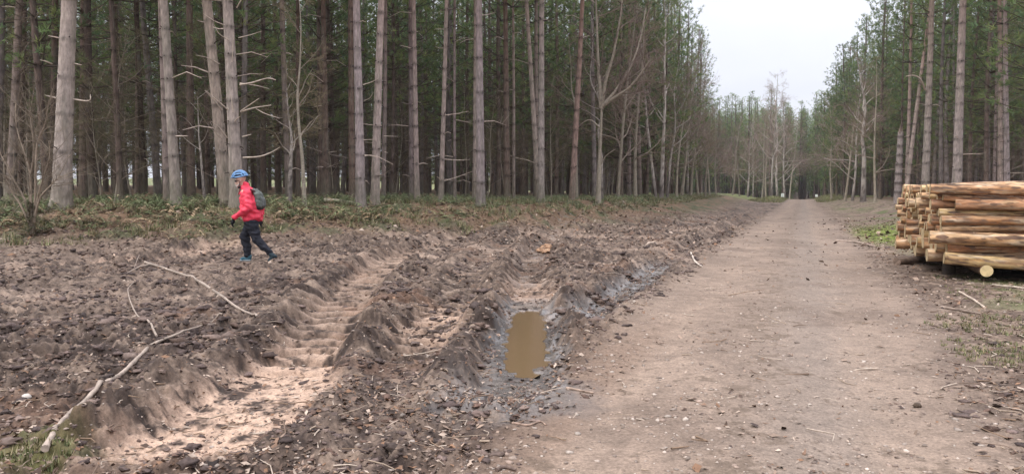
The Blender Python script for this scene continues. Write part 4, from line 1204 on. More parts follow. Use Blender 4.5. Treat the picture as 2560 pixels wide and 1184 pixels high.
# bare shrub at the left edge
def shrub():
    d = 18.3
    b0 = at(80, 572, d); z = H(b0[0], b0[1]); b = np.array([b0[0], b0[1], z])
    t = empty("bare_shrub", b, "leafless many-stemmed shrub on the bank at the far left", "shrub")
    g = np.random.default_rng(5)
    stems = [[(82, 570, 0), (78, 500, 0), (76, 440, 0), (60, 380, .2), (42, 320, .3), (38, 260, .4)], [(84, 570, 0), (88, 480, 0), (90, 400, -.1), (95, 350, -.1), (112, 310, -.2), (122, 250, -.3)],
             [(80, 570, 0), (75, 460, 0), (85, 380, 0), (78, 310, .1), (72, 270, .1)], [(82, 570, 0), (95, 490, 0), (110, 440, -.1), (122, 400, -.2), (125, 370, -.2)], [(80, 570, 0), (62, 500, .1), (35, 450, .2), (10, 400, .3), (-10, 370, .4)],
             [(83, 570, 0), (98, 500, -.2), (130, 460, -.3), (150, 440, -.4)], [(80, 570, 0), (50, 510, 0), (30, 480, 0), (18, 440, 0)]]
    mb = MB()
    for stm in stems:
        P = smooth_path([at(u, v, d + dd) - b for u, v, dd in stm], 5); P[0][2] = min(P[0][2], 0)
        add_tube(mb, P, np.linspace(.032, .007, len(P)), 6, np.array((.26, .205, .155)) * g.uniform(.8, 1.2), jitter=.04)
        for i in range(5, len(P) - 1):
            for _ in range(2):
                dv = P[i + 1] - P[i]; dv /= np.linalg.norm(dv); dv = dv + g.normal(0, .55, 3); L = g.uniform(.2, .75)
                p1 = P[i] + dv * L * .5; p2 = p1 + (dv + g.normal(0, .3, 3)) * L * .5
                add_tube(mb, [P[i], p1, p2], [.009, .006, .003], 3, np.array((.24, .19, .14)) * g.uniform(.7, 1.3), cap=False)
                for _ in range(2):
                    p3 = p1 + (dv + g.normal(0, .6, 3)) * L * .4; add_tube(mb, [p1, p3], [.004, .002], 3, (.24, .19, .14), cap=False)
    mb.obj("stems", M["twig"], t)
    # ivy and bramble climbing its foot
    n = 260; h = g.uniform(0, 1, n); a = g.uniform(0, 6.28, n); q = g.uniform(.05, .28, n) * (1.2 - h)
    P, f, c = fronds(b[0] + q * np.cos(a), b[1] + q * np.sin(a), z + h * .75, g.uniform(.12, .25, n), pick([(.11, .10, .055), (.15, .11, .065), (.07, .085, .04)], n), .7, 6, .35)
    m2 = MB(); m2.add(P - b, f, c); m2.obj("foliage", M["leaf"], t, False)
shrub()

# ------------------------------------------------------------------ fallen wood
def ground_stick(name, pix, r0, r1, label, cat, group=None, forks=(), col=(.33, .265, .215), lift=.6, kids="side_branch"):
    def pth(pix, lf=0.0):
        sp = smooth_path([gp(*p[:2]) for p in pix], 6)
        z = terrain(sp[:, 0], sp[:, 1])
        # a stiff stick bridges the hollows
        zs = z.copy()
        for _ in range(8): zs = np.maximum(z, np.convolve(np.pad(zs, 2, mode='edge'), np.ones(5) / 5, 'valid'))
        return np.column_stack([sp, zs + r0 * lift + lf])
    P = pth(pix)
    base = P[0].copy()
    mb = MB()
    rr = np.linspace(r0, r1, len(P)) * (1 + .12 * rng.normal(size=len(P)))
    nz = rng.uniform(.75, 1.2, len(P)); cc = np.repeat(np.array(col)[None] * nz[:, None], 8, 0)
    add_tube(mb, P - base, rr, 8, cc, jitter=.06)
    o = mb.obj(name, M["branch"]); o.location = base
    tag(o, label, cat, group)
    for fp, fr in forks:
        Q = pth(fp, .02); m2 = MB()
        add_tube(m2, Q - base, np.linspace(fr, fr * .4, len(Q)), 6, np.array(col) * .95, jitter=.05)
        m2.obj(kids, M["branch"], o)
    return o
ground_stick("fallen_branch", [(112, 1115), (165, 1040), (230, 985), (290, 940), (335, 903), (395, 852), (470, 822), (520, 812), (556, 812)], .017, .010, "long pale fallen branch with a fork, lying across the left foreground", "branch", None,
             [([(392, 852), (372, 825), (345, 790), (322, 740), (322, 718), (335, 703)], .011), ([(410, 846), (470, 833), (540, 818)], .013), ([(215, 995), (232, 1012), (240, 1025)], .007)])
ground_stick("fallen_branch", [(362, 655), (430, 678), (505, 708), (560, 737), (600, 765), (648, 802)], .022, .012, "straight pale branch lying in the mud below the walker", "branch", None, [([(372, 662), (345, 672), (318, 687)], .016), ([(348, 640), (335, 672)], .008)])
ground_stick("fallen_stick", [(2398, 734), (2430, 752), (2462, 772)], .016, .012, "pale stick on the right verge in front of the log pile, sloping to the right", "stick", None, col=(.46, .37, .29))
ground_stick("fallen_stick", [(2352, 768), (2400, 776), (2452, 788)], .017, .010, "dark stick lying level on the right verge, nearer than the pale one", "stick", None, [([(2420, 780), (2440, 768)], .006)], col=(.25, .19, .15))
ground_stick("fallen_stick", [(2480, 722), (2520, 727), (2575, 735)], .016, .012, "pale stick at the right frame edge below the logs", "stick", None, col=(.46, .38, .30))
ground_stick("fallen_stick", [(1727, 634), (1735, 655), (1755, 668)], .022, .014, "curved pale stick standing out at the left edge of the track", "stick", None, col=(.5, .42, .35))
ground_stick("fallen_stick", [(1416, 968), (1450, 974), (1484, 979)], .009, .006, "short brown stick on the bare track edge near the puddle", "stick", None, col=(.30, .22, .17))
ground_stick("fallen_stick", [(1280, 1060), (1320, 1062), (1350, 1050), (1365, 1058)], .007, .004, "small twisted twig on the smooth brown dirt below the puddle", "stick", None, col=(.30, .21, .16))
ground_stick("fallen_stick", [(2090, 602), (2140, 606), (2190, 622)], .022, .015, "long thin stick beside the track on the right, left of the log pile", "stick", None, col=(.4, .31, .25))
ground_stick("fallen_stick", [(1240, 1172), (1262, 1164), (1290, 1170)], .012, .007, "dark bark scrap stick at the bottom edge of the photo", "stick", None, col=(.14, .10, .08))
# pale fallen log by the pale pines
def fallen_log():
    a, b = at(812, 492, 25.6), at(888, 500, 25.2)
    za, zb = H(a[0], a[1]) + .16, H(b[0], b[1]) + .10
    P = np.array([[a[0], a[1], za], [(a[0] + b[0]) / 2, (a[1] + b[1]) / 2, (za + zb) / 2 + .02], [b[0], b[1], zb]])
    mb = MB(); c0 = P[0].copy(); add_tube(mb, smooth_path(P - c0, 8), np.linspace(.075, .05, 17), 9, (.46, .40, .30), jitter=.03)
    o = mb.obj("fallen_log", M["branch"]); o.location = c0
    tag(o, "pale yellowish fallen log at the foot of the left tall pale pine", "log")
fallen_log()

# mound of orange bark and a pale torn root in the churned mud
def heap():
    c = G(1368, 612); z = H(c[0], c[1])
    n = 170
    g = np.random.default_rng(3); a = g.uniform(0, 6.28, n); q = .30 * np.sqrt(g.random(n))
    V, Fc = ICO1; mb = MB()
    for i in range(n):
        x, y = q[i] * math.cos(a[i]) * .75, q[i] * math.sin(a[i]) * 1.9
        hz = .16 * math.exp(-(q[i] / .2) ** 2) + .01
        s_ = g.uniform(.02, .065)
        P = V * (1 + .25 * g.normal(size=(len(V), 1))) * np.array([s_ * 1.3, s_, s_ * .6])
        th = g.uniform(0, 6.28); cs, sn = math.cos(th), math.sin(th)
        P = P @ np.array([[cs, -sn, 0], [sn, cs, 0], [0, 0, 1]]).T + np.array([x, y, hz])
        mb.add(P, Fc, np.array([(.36, .215, .13), (.30, .18, .11), (.42, .27, .17), (.20, .125, .08)][g.integers(4)]))
    o = mb.obj("bark_heap", M["clod"]); o.location = (c[0], c[1], z)
    tag(o, "small heap of bright orange-brown bark in the churned mud beyond the puddle", "bark heap")
    c = G(1628, 610); z = H(c[0], c[1])
    mb = MB()
    th = np.linspace(-.3, 3.5, 14); P = np.stack([.13 * np.cos(th), .03 * np.sin(th * 2), .03 + .13 * np.sin(th)], 1)
    add_tube(mb, P, .046 * (1 + .3 * np.sin(th * 3)), 8, (.36, .28, .225), jitter=.12)
    for i in range(12):
        s_ = g.uniform(.03, .07); mb.add(V * (1 + .2 * g.normal(size=(len(V), 1))) * s_ * np.array([1.3, 1, .6]) + np.array([g.normal(.02, .12), g.normal(0, .1), .03]), Fc, np.array((.36, .28, .225)) * g.uniform(.5, 1.1))
    o = mb.obj("torn_root", M["branch"]); o.location = (c[0], c[1], z - .06)
    tag(o, "pale torn looping root lying in the mud left of the track", "root")
    c = G(2293, 1013); z = H(c[0], c[1]); mb = MB()
    mb.add(V * (1 + .12 * g.normal(size=(len(V), 1))) * np.array([.026, .02, .016]) + [0, 0, .010], Fc, (.07, .048, .032))
    o = mb.obj("dark_stone", M["stone"]); o.location = (c[0], c[1], z); tag(o, "single dark brown lump lying on the right wheel line of the track", "stone")
    c = G(65, 968); z = H(c[0], c[1]); mb = MB()
    mb.add(V * (1 + .10 * g.normal(size=(len(V), 1))) * np.array([.034, .026, .022]) + [0, 0, .014], Fc, (.46, .41, .36))
    o = mb.obj("white_stone", M["stone"]); o.location = (c[0], c[1], z); tag(o, "white stone in the dark mud at the far left foreground", "stone")
heap()

# ------------------------------------------------------------------ log pile
def build_pile():
    ax = np.array([ES[0], ES[1]])          # logs lie square to the track
    dp = ET
    g = np.random.default_rng(21)
    def log_mesh(r, L, rs, tone, curve):
        q = np.random.default_rng(rs); n = 110; sides = 22
        xx = np.linspace(0, L, n); t = xx / L
        P = np.stack([xx, curve * np.sin(t * math.pi) * math.cos(rs), curve * np.sin(t * math.pi * .9) * math.sin(rs)], 1)
        rad = r * (1 - .16 * t) * (1 + .035 * perlin(xx * 2.2, xx * 0 + rs, rs))
        for _ in range(5):
            k0 = q.uniform(.2, L); rad = rad * (1 + .07 * np.exp(-((xx - k0) / .05) ** 2))
        V, Fq, _, _ = tube(P, rad, sides)
        an = np.tile(np.arange(sides), n) * 2 * math.pi / sides; xr = np.repeat(xx, sides)
        ca, sa = np.cos(an) * 1.6, np.sin(an) * 1.6
        n1 = perlin(xr * .9 + rs * 3, ca + sa * .7 + rs, rs); n2 = perlin(xr * 5, ca * 3 + sa * 2.2, rs + 5) + .5 * perlin(xr * 14, ca * 5 - sa * 4, rs + 6); n3 = perlin(xr * 2.4 + 9, ca * 1.7 - sa, rs + 9)
        wood = np.array(tone)
        c = mixc(wood, wood * np.array((.62, .50, .40)), sstep(-.05, .35, n1 + .35 * n2))      # orange inner bark left on
        c = mixc(c, np.array((.50, .40, .29)), .75 * sstep(.12, .4, n3 + .3 * n2))               # pale peeled streaks
        c = mixc(c, np.array((.115, .072, .05)), .85 * sstep(.22, .42, n2 * .8 + .5 * n1))
        c = mixc(c, np.array((.21, .115, .065)), .55 * sstep(.05, .35, perlin(xr * 1.6 + 31, ca * 1.2 + sa, rs + 12)))         # dark scraps of bark
        cen = np.repeat(P, sides, 0); V = cen + (V - cen) * (1 + .03 * n2 + .015 * n1)[:, None]
        mb = MB(); mb.add(V, Fq, c)
        for _ in range(9):
            x0 = q.uniform(.15, L - .2); a = q.uniform(0, 6.28); i0 = int(x0 / L * (n - 1)); cp = P[i0]; rd_ = rad[i0]
            d = np.array([q.normal(0, .2), math.cos(a), math.sin(a)])
            add_tube(mb, [cp + d * rd_ * .8, cp + d * (rd_ + q.uniform(.008, .02))], [q.uniform(.014, .026), .009], 7, (.23, .14, .085) if q.random() < .6 else (.46, .33, .2))
        for _ in range(46):
            x0 = q.uniform(.05, L - .3); a = q.uniform(0, 6.28); ln_ = q.uniform(.05, .28); wd_ = q.uniform(.12, .38); m_ = 7
            xs = np.linspace(x0, x0 + ln_, m_); tp_ = np.sin(np.linspace(.15, math.pi - .15, m_)) * q.uniform(.7, 1.2, m_)
            vv = []
            for k_ in range(m_):
                i0 = int(xs[k_] / L * (n - 1)); cp = P[i0]
                for sg in (-1, 0, 1):
                    aa = a + sg * wd_ * tp_[k_]; r2 = rad[i0] * (1.035 + (.035 if sg else .05))
                    vv.append([xs[k_], cp[1] + r2 * math.cos(aa), cp[2] + r2 * math.sin(aa)])
            ff = [[k_ * 3 + j_, k_ * 3 + j_ + 1, k_ * 3 + j_ + 4, k_ * 3 + j_ + 3] for k_ in range(m_ - 1) for j_ in (0, 1)]
            mb.add(np.array(vv), np.array(ff), np.array([(.17, .10, .065), (.13, .085, .06), (.26, .15, .085), (.36, .22, .12)][q.integers(4)]) * q.uniform(.8, 1.2))
        me = mb.mesh("pine_log", M["logwood"])
        ends = []
        for ring, sg in ((0, -1), (n - 1, 1)):
            rv = V[ring * sides:(ring + 1) * sides]; cc = rv.mean(0)
            m2 = MB(); rings = [1.0, .72, .42, .15]; vv = []; col = []
            for k_, rk in enumerate(rings):
                vv.append(cc + (rv - cc) * rk * (1.0 if k_ else 1.002) + np.array([sg * .003 * (1 - .2 * k_), 0, 0]))
                col.append(np.tile(np.array((.50, .385, .225)) * [.72, 1.0, .92, .7][k_], (sides, 1)))
            vv = np.concatenate(vv + [[cc + np.array([sg * .003, 0, 0])]]); col = np.concatenate(col + [[np.array((.30, .19, .11))]])
            f4 = []; idx = np.arange(sides)
            for k_ in range(3): f4.append(np.stack([k_ * sides + idx, k_ * sides + (idx + 1) % sides, (k_ + 1) * sides + (idx + 1) % sides, (k_ + 1) * sides + idx], 1))
            f3 = np.stack([3 * sides + idx, 3 * sides + (idx + 1) % sides, np.full(sides, 4 * sides)], 1)
            m2.add(vv, np.concatenate(f4), col); m2.f3.append(f3)
            ends.append(m2.mesh("sawn_end", M["sawn"], False))
        return me, ends
    tones = [(.47, .275, .145), (.50, .32, .175), (.44, .235, .125), (.53, .37, .22), (.40, .215, .12), (.50, .35, .17)]
    var = [log_mesh([.078, .092, .086, .074, .096, .083][i % 6], 3.1, 300 + i, tones[i % 6], .03 + .02 * (i % 3)) for i in range(12)]
    rad = [[.078, .092, .086, .074, .096, .083][i % 6] for i in range(12)]
    zbase = .29
    def put(me_i, s_off, tpos, z, yaw, tilt, label, group, roll=None):
        me, ends = var[me_i]
        x, y = PILE_O + ax * s_off + dp * tpos
        o = link("pine_log", me); tag(o, label, "log", group)
        o.location = (x, y, z)
        base_yaw = math.atan2(ax[1], ax[0]) + yaw
        o.rotation_mode = 'QUATERNION'
        qz = Quaternion((0, 0, 1), base_yaw) @ Quaternion((0, 1, 0), -tilt) @ Quaternion((1, 0, 0), rng.uniform(0, 6.28) if roll is None else roll)
        o.rotation_quaternion = qz
        for e in ends:
            link("sawn_end", e, o)
        return o
    names = ["yellowish debarked log, lowest on the near face of the pile", "red-brown log second from the bottom on the near face of the pile", "thick orange log with pale end, third from the bottom on the pile's near face",
             "thin log wedged fourth from the bottom on the near face of the pile", "bent pale log fifth from the bottom on the near face of the pile", "yellow-streaked thin log sixth from the bottom on the near face of the pile",
             "red-brown log third from the top on the near face of the pile", "thin pale log second from the top on the near face of the pile", "dark-patched log in the top row of the near face of the pile"]
    RR = [.088, .084, .094, .063, .072, .060, .076, .058, .072]
    so = [.06, .10, -.14, .02, .0, -.02, .18, .03, -.15]
    ms = [5, 4, 1, 3, 6, 5, 2, 8, 0]
    yw = [-.015, .02, -.03, .05, .06, .09, -.04, -.03, .01]; tl = [0, -.005, .0, .012, -.012, -.03, .012, -.02, -.01]
    z = zbase + RR[0]
    for r_, rr_ in enumerate(RR):
        if r_: z += (RR[r_ - 1] + rr_) * .85
        pit = 2 * rr_ * .99
        ncol = int((4.85 - .06 * r_) / pit)
        for c_ in range(ncol):
            tpos = .09 + c_ * pit + (r_ % 2) * pit / 2
            mi = ms[r_] if c_ == 0 else int(g.integers(12))
            if c_ == 0:
                o = put(mi, so[r_], tpos - .02, z, yw[r_], tl[r_], names[r_], "logs on the near face of the log pile")
                k = rr_ / rad[mi]
            else:
                top = r_ == len(RR) - 1
                o = put(mi, float(g.normal(-.02, .085)) - .05 * (r_ > 4) * (c_ < 6), tpos + g.normal(0, .010), z + g.normal(0, .008), g.normal(0, .02), g.normal(0, .012),
                    "pine log lying on top of the pile behind the front one" if top else "pine log in the pile showing only its sawn end towards the track", "logs along the top of the pile" if top else "logs within the pile")
                k = rr_ / rad[mi] * g.uniform(.88, 1.12)
            o.scale = (1, k, k)
    # bearers under the pile, along the track
    for k_, s_off in enumerate((.58, 2.3)):
        x, y = PILE_O + ax * s_off + dp * (-.04)
        mb = MB(); n = 30; P = np.stack([np.linspace(0, 5.1, n) * dp[0], np.linspace(0, 5.1, n) * dp[1], 0 * np.linspace(0, 1, n)], 1)
        add_tube(mb, P, .082, 14, (.19, .13, .09), jitter=.02, cap=True)
        o = mb.obj("bearer_log", M["logwood"]); o.location = (x, y, .215)
        tag(o, ["bearer log under the pile with its round pale end facing the camera", "bearer log under the pile near the right edge of the photo"][k_], "log", "bearer logs under the pile")
        th = np.arange(16) * 6.283 / 16; A = np.array([dp[1], -dp[0], 0]); 
        vv = np.array([A * .083 * math.cos(q) + np.array([0, 0, .083 * math.sin(q)]) - np.append(dp, 0) * .004 for q in th] + [-np.append(dp, 0) * .006])
        m2 = MB(); m2.add(vv, np.stack([np.arange(16), (np.arange(16) + 1) % 16, np.full(16, 16)], 1)[:, ::-1], (.56, .43, .23)); m2.obj("sawn_end", M["sawn"], o, False)
    # dark short log lying at the pile's foot on the track side
    a = G(2242, 660, .06); b = G(2305, 655, .06)
    mb = MB(); P = np.linspace(a, b, 10) - a; add_tube(mb, P, .075, 12, (.17, .12, .09), jitter=.03)
    o = mb.obj("short_log", M["logwood"]); o.location = (a[0], a[1], H(a[0], a[1]) + .06); tag(o, "short dark log lying on the mud under the pile's left end", "log")
    # dark stump block propping the front
    for (u, v, hgt, rr, lab) in ((2372, 688, .22, .09, "dark stump propping the front of the log pile"),):
        p = G(u, v, .03); mb = MB(); add_tube(mb, [(0, 0, -.05), (0, 0, hgt * .5), (0, 0, hgt)], [rr * 1.2, rr, rr * .95], 12, (.06, .045, .035), jitter=.05)
        o = mb.obj("prop_stump", M["logwood"]); o.location = (p[0], p[1], H(p[0], p[1])); tag(o, lab, "stump")
build_pile()

# ------------------------------------------------------------------ two small white way signs at the far end
def sign(u, v, d, wd, hg, label, mark):
    p = at(u, v, d); z = H(p[0], p[1])
    t = empty("way_sign", (p[0], p[1], z), label, "sign")
    zc = max(p[2], z + .45) - z
    def box(sx, sy, sz, c):
        bm = bmesh.new(); bmesh.ops.create_cube(bm, size=1)
        for q in bm.verts: q.co = Vector((q.co.x * sx + c[0], q.co.y * sy + c[1], q.co.z * sz + c[2]))
        bmesh.ops.bevel(bm, geom=bm.edges[:], offset=min(sx, sy, sz) * .15, segments=2, affect='EDGES'); me = bpy.data.meshes.new("b"); bm.to_mesh(me); bm.free(); return me
    me = box(.09, .09, zc + .15, (0, .06, (zc + .15) / 2 - .05)); me.materials.append(plain("sign_post_wood", (.2, .16, .12))); link("post", me, t)
    me = box(wd, .025, hg, (0, 0, zc)); me.materials.append(plain("sign_white", (.78, .80, .76), .5)); link("plate", me, t)
    if mark:
        me = box(.07, .01, .22, (.0, -.016, zc + .03)); me.materials.append(plain("sign_mark", (.35, .50, .42), .5)); link("mark", me, t)
    t.rotation_euler = (0, 0, -math.atan2(p[0], p[1]))
sign(1956.5, 491, 116, .44, .58, "small white sign left of the track at its far end", True)
sign(2041, 494, 112, .36, .36, "small square white sign right of the track at its far end", False)

# ------------------------------------------------------------------ the walker
def capsule_bm(bm, p0, p1, r0, r1, seg=14):
    p0, p1 = Vector(p0), Vector(p1)
    d = p1 - p0; L = max(d.length, 1e-4)
    q = d.normalized().to_track_quat('Z', 'Y') if d.length > 1e-5 else Quaternion()
    rings = []
    prof = [(-math.cos(a) * r0, math.sin(a) * r0) for a in np.linspace(0, math.pi / 2, 6)] + [(L + math.sin(a) * r1, math.cos(a) * r1) for a in np.linspace(0, math.pi / 2, 6)]
    prof[0] = (prof[0][0], 0); prof[-1] = (prof[-1][0], 0)
    for i, (z, r) in enumerate(prof):
        if i in (0, len(prof) - 1): rings.append([bm.verts.new(p0 + q @ Vector((0, 0, z)))])
        else: rings.append([bm.verts.new(p0 + q @ Vector((r * math.cos(k * 2 * math.pi / seg), r * math.sin(k * 2 * math.pi / seg), z))) for k in range(seg)])
    for a, b in zip(rings[:-1], rings[1:]):
        for k in range(seg):
            k2 = (k + 1) % seg
            if len(a) == 1: bm.faces.new((a[0], b[k2], b[k]))
            elif len(b) == 1: bm.faces.new((a[k], a[k2], b[0]))
            else: bm.faces.new((a[k], a[k2], b[k2], b[k]))

def skin(name, caps, voxel, mat, parent, smooth_it=6, folds=0.0, fscale=.12):
    """one continuous skin grown over a set of tapered limbs"""
    bm = bmesh.new()
    for c in caps: capsule_bm(bm, *c)
    bmesh.ops.recalc_face_normals(bm, faces=bm.faces[:])
    me = bpy.data.meshes.new(name); bm.to_mesh(me); bm.free()
    o = bpy.data.objects.new(name, me); C.objects.link(o)
    rm = o.modifiers.new("r", 'REMESH'); rm.mode = 'VOXEL'; rm.voxel_size = voxel
    sm = o.modifiers.new("s", 'SMOOTH'); sm.factor = .5; sm.iterations = smooth_it
    dg = bpy.context.evaluated_depsgraph_get()
    me2 = bpy.data.meshes.new_from_object(o.evaluated_get(dg))
    o.modifiers.clear(); o.data = me2; bpy.data.meshes.remove(me); me2.name = name
    n = len(me2.vertices); co = np.zeros(n * 3, np.float32); me2.vertices.foreach_get("co", co); co = co.reshape(-1, 3)
    if folds:
        nn = np.zeros(n * 3, np.float32); me2.vertices.foreach_get("normal", nn); nn = nn.reshape(-1, 3)
        k = perlin(co[:, 0] / fscale + co[:, 1] * 3, co[:, 2] / (fscale * .55) + co[:, 0] * 4, 9) + .5 * perlin(co[:, 0] / fscale * 2 + 5, co[:, 2] / fscale * 2.4 + co[:, 1] * 5, 10)
        co = co + nn * (folds * k)[:, None]
        me2.vertices.foreach_set("co", co.astype(np.float32).ravel())
    me2.polygons.foreach_set("use_smooth", np.ones(len(me2.polygons), bool)); me2.update()
    me2.materials.clear(); me2.materials.append(mat)
    if parent is not None: o.parent = parent
    return o

def build_person():
    S = 555.0
    X0, Y0 = PERSON_XY; Z0 = H(X0, Y0)
    K = lambda x, y, l=0.0: ((x - 370) / S, l, (1085 - y) / S)        # side view: x right, z up, l away from the camera
    skin_m = plain("skin", (.50, .32, .25), .6, .3, .06, 30, 0)
    red = plain("red_jacket_cloth", (.68, .042, .080), .55, .35, .12, 8, .25)
    blk = plain("black_trouser_cloth", (.018, .019, .026), .8, .2, .3, 14, .2)
    glv = plain("black_glove", (.012, .012, .014), .8, .2)
    blue = plain("blue_helmet_shell", (.13, .27, .48), .35, .5, .08, 10, 0)
    dark = plain("helmet_dark", (.012, .014, .02), .7, .3)
    teal = plain("teal_shoe", (.035, .10, .13), .7, .3)
    grey = plain("grey_backpack_cloth", (.115, .125, .112), .8, .2, .35, 14, .3)
    hair = plain("grey_beard", (.45, .40, .36), .9, .1)
    # body: one continuous skin from head to ankles, lightly slimmer than the clothes
    body = [
        (K(290, 165), K(287, 215), .098, .082), (K(292, 165, -.025), K(292, 165, .025), .088, .088), (K(262, 238), K(275, 246), .046, .05),      # skull, jaw
        (K(236, 214), K(231, 226), .013, .017),                                                                             # nose
        (K(310, 240), K(330, 300), .058, .065),                                                                              # neck
        (K(352, 330, -.12), K(352, 330, .12), .075, .075), (K(355, 340), K(395, 610), .11, .12), (K(395, 640, -.07), K(395, 640, .07), .10, .10),
        (K(388, 338, -.17), K(424, 492, -.24), .052, .042), (K(424, 492, -.24), K(262, 595, -.21), .040, .030),
        (K(372, 342, .17), K(445, 480, .24), .052, .042), (K(445, 480, .24), K(455, 605, .25), .04, .03),
        (K(388, 655, .09), K(303, 805, .09), .085, .062), (K(303, 805, .09), K(332, 1020, .09), .058, .038),
        (K(418, 660, -.09), K(463, 838, -.09), .085, .062), (K(463, 838, -.09), K(622, 992, -.09), .058, .038),
        (K(302, 190, -.088), K(305, 205, -.09), .017, .015), (K(302, 190, .088), K(305, 205, .09), .017, .015),           # ears
    ]
    P = skin("person", body, .011, skin_m, None, 4)
    Z0 -= .012
    P.location = (X0, Y0, Z0)
    tag(P, "walker in a red jacket and blue cycle helmet striding left across the mud", "person")
    jacket = [
        (K(368, 350, -.10), K(392, 590, -.085), .125, .135), (K(368, 350, .10), K(392, 590, .085), .125, .135),
        (K(335, 395, -.05), K(352, 590, -.05), .105, .095), (K(335, 395, .05), K(352, 590, .05), .105, .095),
        (K(425, 400, -.06), K(462, 590, -.07), .10, .095), (K(425, 400, .06), K(462, 590, .07), .10, .095),
        (K(338, 246), K(345, 320), .074, .108), (K(326, 268), K(345, 320), .080, .105), (K(356, 300), K(380, 330), .09, .12),
        (K(388, 340, -.17), K(425, 492, -.255), .092, .080), (K(425, 492, -.255), K(262, 594, -.215), .078, .055),
        (K(372, 345, .17), K(448, 480, .255), .092, .078), (K(448, 480, .255), K(456, 600, .26), .075, .055),
        (K(350, 600, -.04), K(480, 612, -.05), .065, .060), (K(350, 600, .05), K(480, 612, .05), .065, .060),
    ]
    J = skin("jacket", jacket, .012, red, P, 4, .020, .15)
    # collar stands behind the chin; seam lines and a dark zip
    skin("zip_flap", [(K(281, 285, -.01), K(264, 350, -.01), .010, .010)], .005, plain("dark_zip", (.25, .02, .03)), J, 2)
    skin("chin_guard", [(K(275, 272, -.04), K(275, 272, .04), .018, .018), (K(285, 268, -.05), K(305, 262, -.06), .015, .012)], .005, dark, J, 2)
    tr = [
        (K(398, 640, -.06), K(398, 640, .06), .135, .135),
        (K(385, 660, .085), K(305, 800, .09), .125, .098), (K(305, 800, .09), K(322, 920, .09), .098, .085), (K(322, 920, .09), K(333, 1015, .09), .085, .068),
        (K(418, 660, -.085), K(464, 832, -.09), .125, .095), (K(464, 832, -.09), K(550, 925, -.09), .092, .075), (K(550, 925, -.09), K(608, 978, -.09), .075, .062),
    ]
    skin("trousers", tr, .012, blk, P, 4, .017, .12)
    # shoes: front flat, rear rising onto the toe
    s1 = skin("shoe", [(K(348, 1030, .09), K(345, 1048, .09), .050, .048), (K(345, 1052, .09), K(270, 1058, .09), .046, .036), (K(280, 1055, .075), K(262, 1060, .09), .036, .030)], .008, teal, P, 3)
    skin("sole", [(K(352, 1072, .09), K(256, 1072, .09), .028, .026), (K(352, 1072, .07), K(256, 1072, .075), .024, .022)], .007, plain("pale_sole", (.25, .30, .32)), s1, 2)
    s2 = skin("shoe", [(K(622, 1000, -.09), K(640, 1012, -.09), .052, .05), (K(645, 1018, -.09), K(605, 1066, -.09), .05, .040), (K(655, 1016, -.09), K(672, 1020, -.09), .038, .028)], .008, plain("dark_teal_shoe", (.02, .035, .045)), P, 3)
    skin("sole", [(K(680, 1032, -.09), K(606, 1084, -.09), .020, .022), (K(680, 1032, -.07), K(606, 1084, -.07), .018, .02)], .007, plain("black_sole", (.012, .012, .014)), s2, 2)
    # gloved hands: palm, four curled fingers, thumb from the side
    def hand(w, down, l, sx=1):
        w = np.array(w); d = np.array(down); d = d / np.linalg.norm(d)
        fw = np.array([-d[2], 0, d[0]]); sd = np.array([0, 1.0, 0])
        caps = [(w, w + d * .075 + sd * .012, .030, .028), (w + sd * .015, w + d * .085 - sd * .012, .028, .028)]
        for i, ln in enumerate((.070, .080, .075, .058)):
            b0 = w + d * .085 + sd * (.030 - .02 * i); m = b0 + d * ln * .55 - fw * .010 * sx; e = m + d * ln * .35 - fw * ln * .45 * sx
            caps += [(b0, m, .0115, .0105), (m, e, .0105, .009)]
        tb = w + d * .030 + sd * .030; caps += [(tb, tb + d * .04 + fw * .03, .013, .012), (tb + d * .04 + fw * .03, tb + d * .07 + fw * .022, .012, .010)]
        return caps
    skin("glove", hand(K(247, 606, -.21), np.array(K(218, 680)) - np.array(K(247, 606)), -.21, -1), .0045, glv, P, 2)
    skin("glove", hand(K(456, 618, .26), np.array(K(440, 690)) - np.array(K(456, 618)), .26, -1), .0045, glv, P, 2)
    # helmet
    hx, hy, hz = K(282, 160)
    def dome(rx, ry, rz, lo, name, mat, par, off=(0, 0, 0)):
        mb = MB(); nu, nv_ = 40, 16
        th = np.arange(nu) * 2 * math.pi / nu; ph = np.linspace(lo, math.pi / 2, nv_)
        V = np.array([[rx * math.cos(p) * math.cos(a) * (1.0 + .05 * math.cos(a)), ry * math.cos(p) * math.sin(a), rz * math.sin(p)] for p in ph for a in th])
        i = np.arange(nv_ - 1)[:, None] * nu; j = np.arange(nu)[None, :]; k = (j + 1) % nu
        f = np.stack([i + j, i + k, i + nu + k, i + nu + j], -1).reshape(-1, 4)
        mb.add(V, f); o = mb.obj(name, mat, par); return o
    He = dome(.150, .112, .118, -.12, "helmet", dark, P); He.location = (hx, hy, hz + .008); He.rotation_euler = (0, R(-8), 0); He.scale = (.93, .95, .97)
    for i, yo in enumerate((-.104, -.072, -.036, 0, .036, .072, .104)):        # shell ribs between the vents
        ph = np.linspace(R(2), R(178), 22); k = math.sqrt(max(.05, 1 - (yo / .118) ** 2))
        pts = np.stack([.157 * np.cos(ph) * k ** .6, yo * (.86 + .22 * np.abs(np.cos(ph))), .128 * np.sin(ph) * k], 1)
        mb = MB(); add_tube(mb, pts, .0135, 8); o = mb.obj("shell_rib", blue, He)
    for zf, rr in ((.004, .016), (.062, .012)):
        th = np.linspace(0, 2 * math.pi, 36); kk = math.sqrt(1 - (zf / .125) ** 2)
        mb = MB(); add_tube(mb, np.stack([.155 * kk * np.cos(th), .115 * kk * np.sin(th), np.full(36, zf) + .01 * np.cos(th * 2)], 1), rr, 8, cap=False); mb.obj("shell_band", blue, He)
    mb = MB(); nn = 9; gv = []
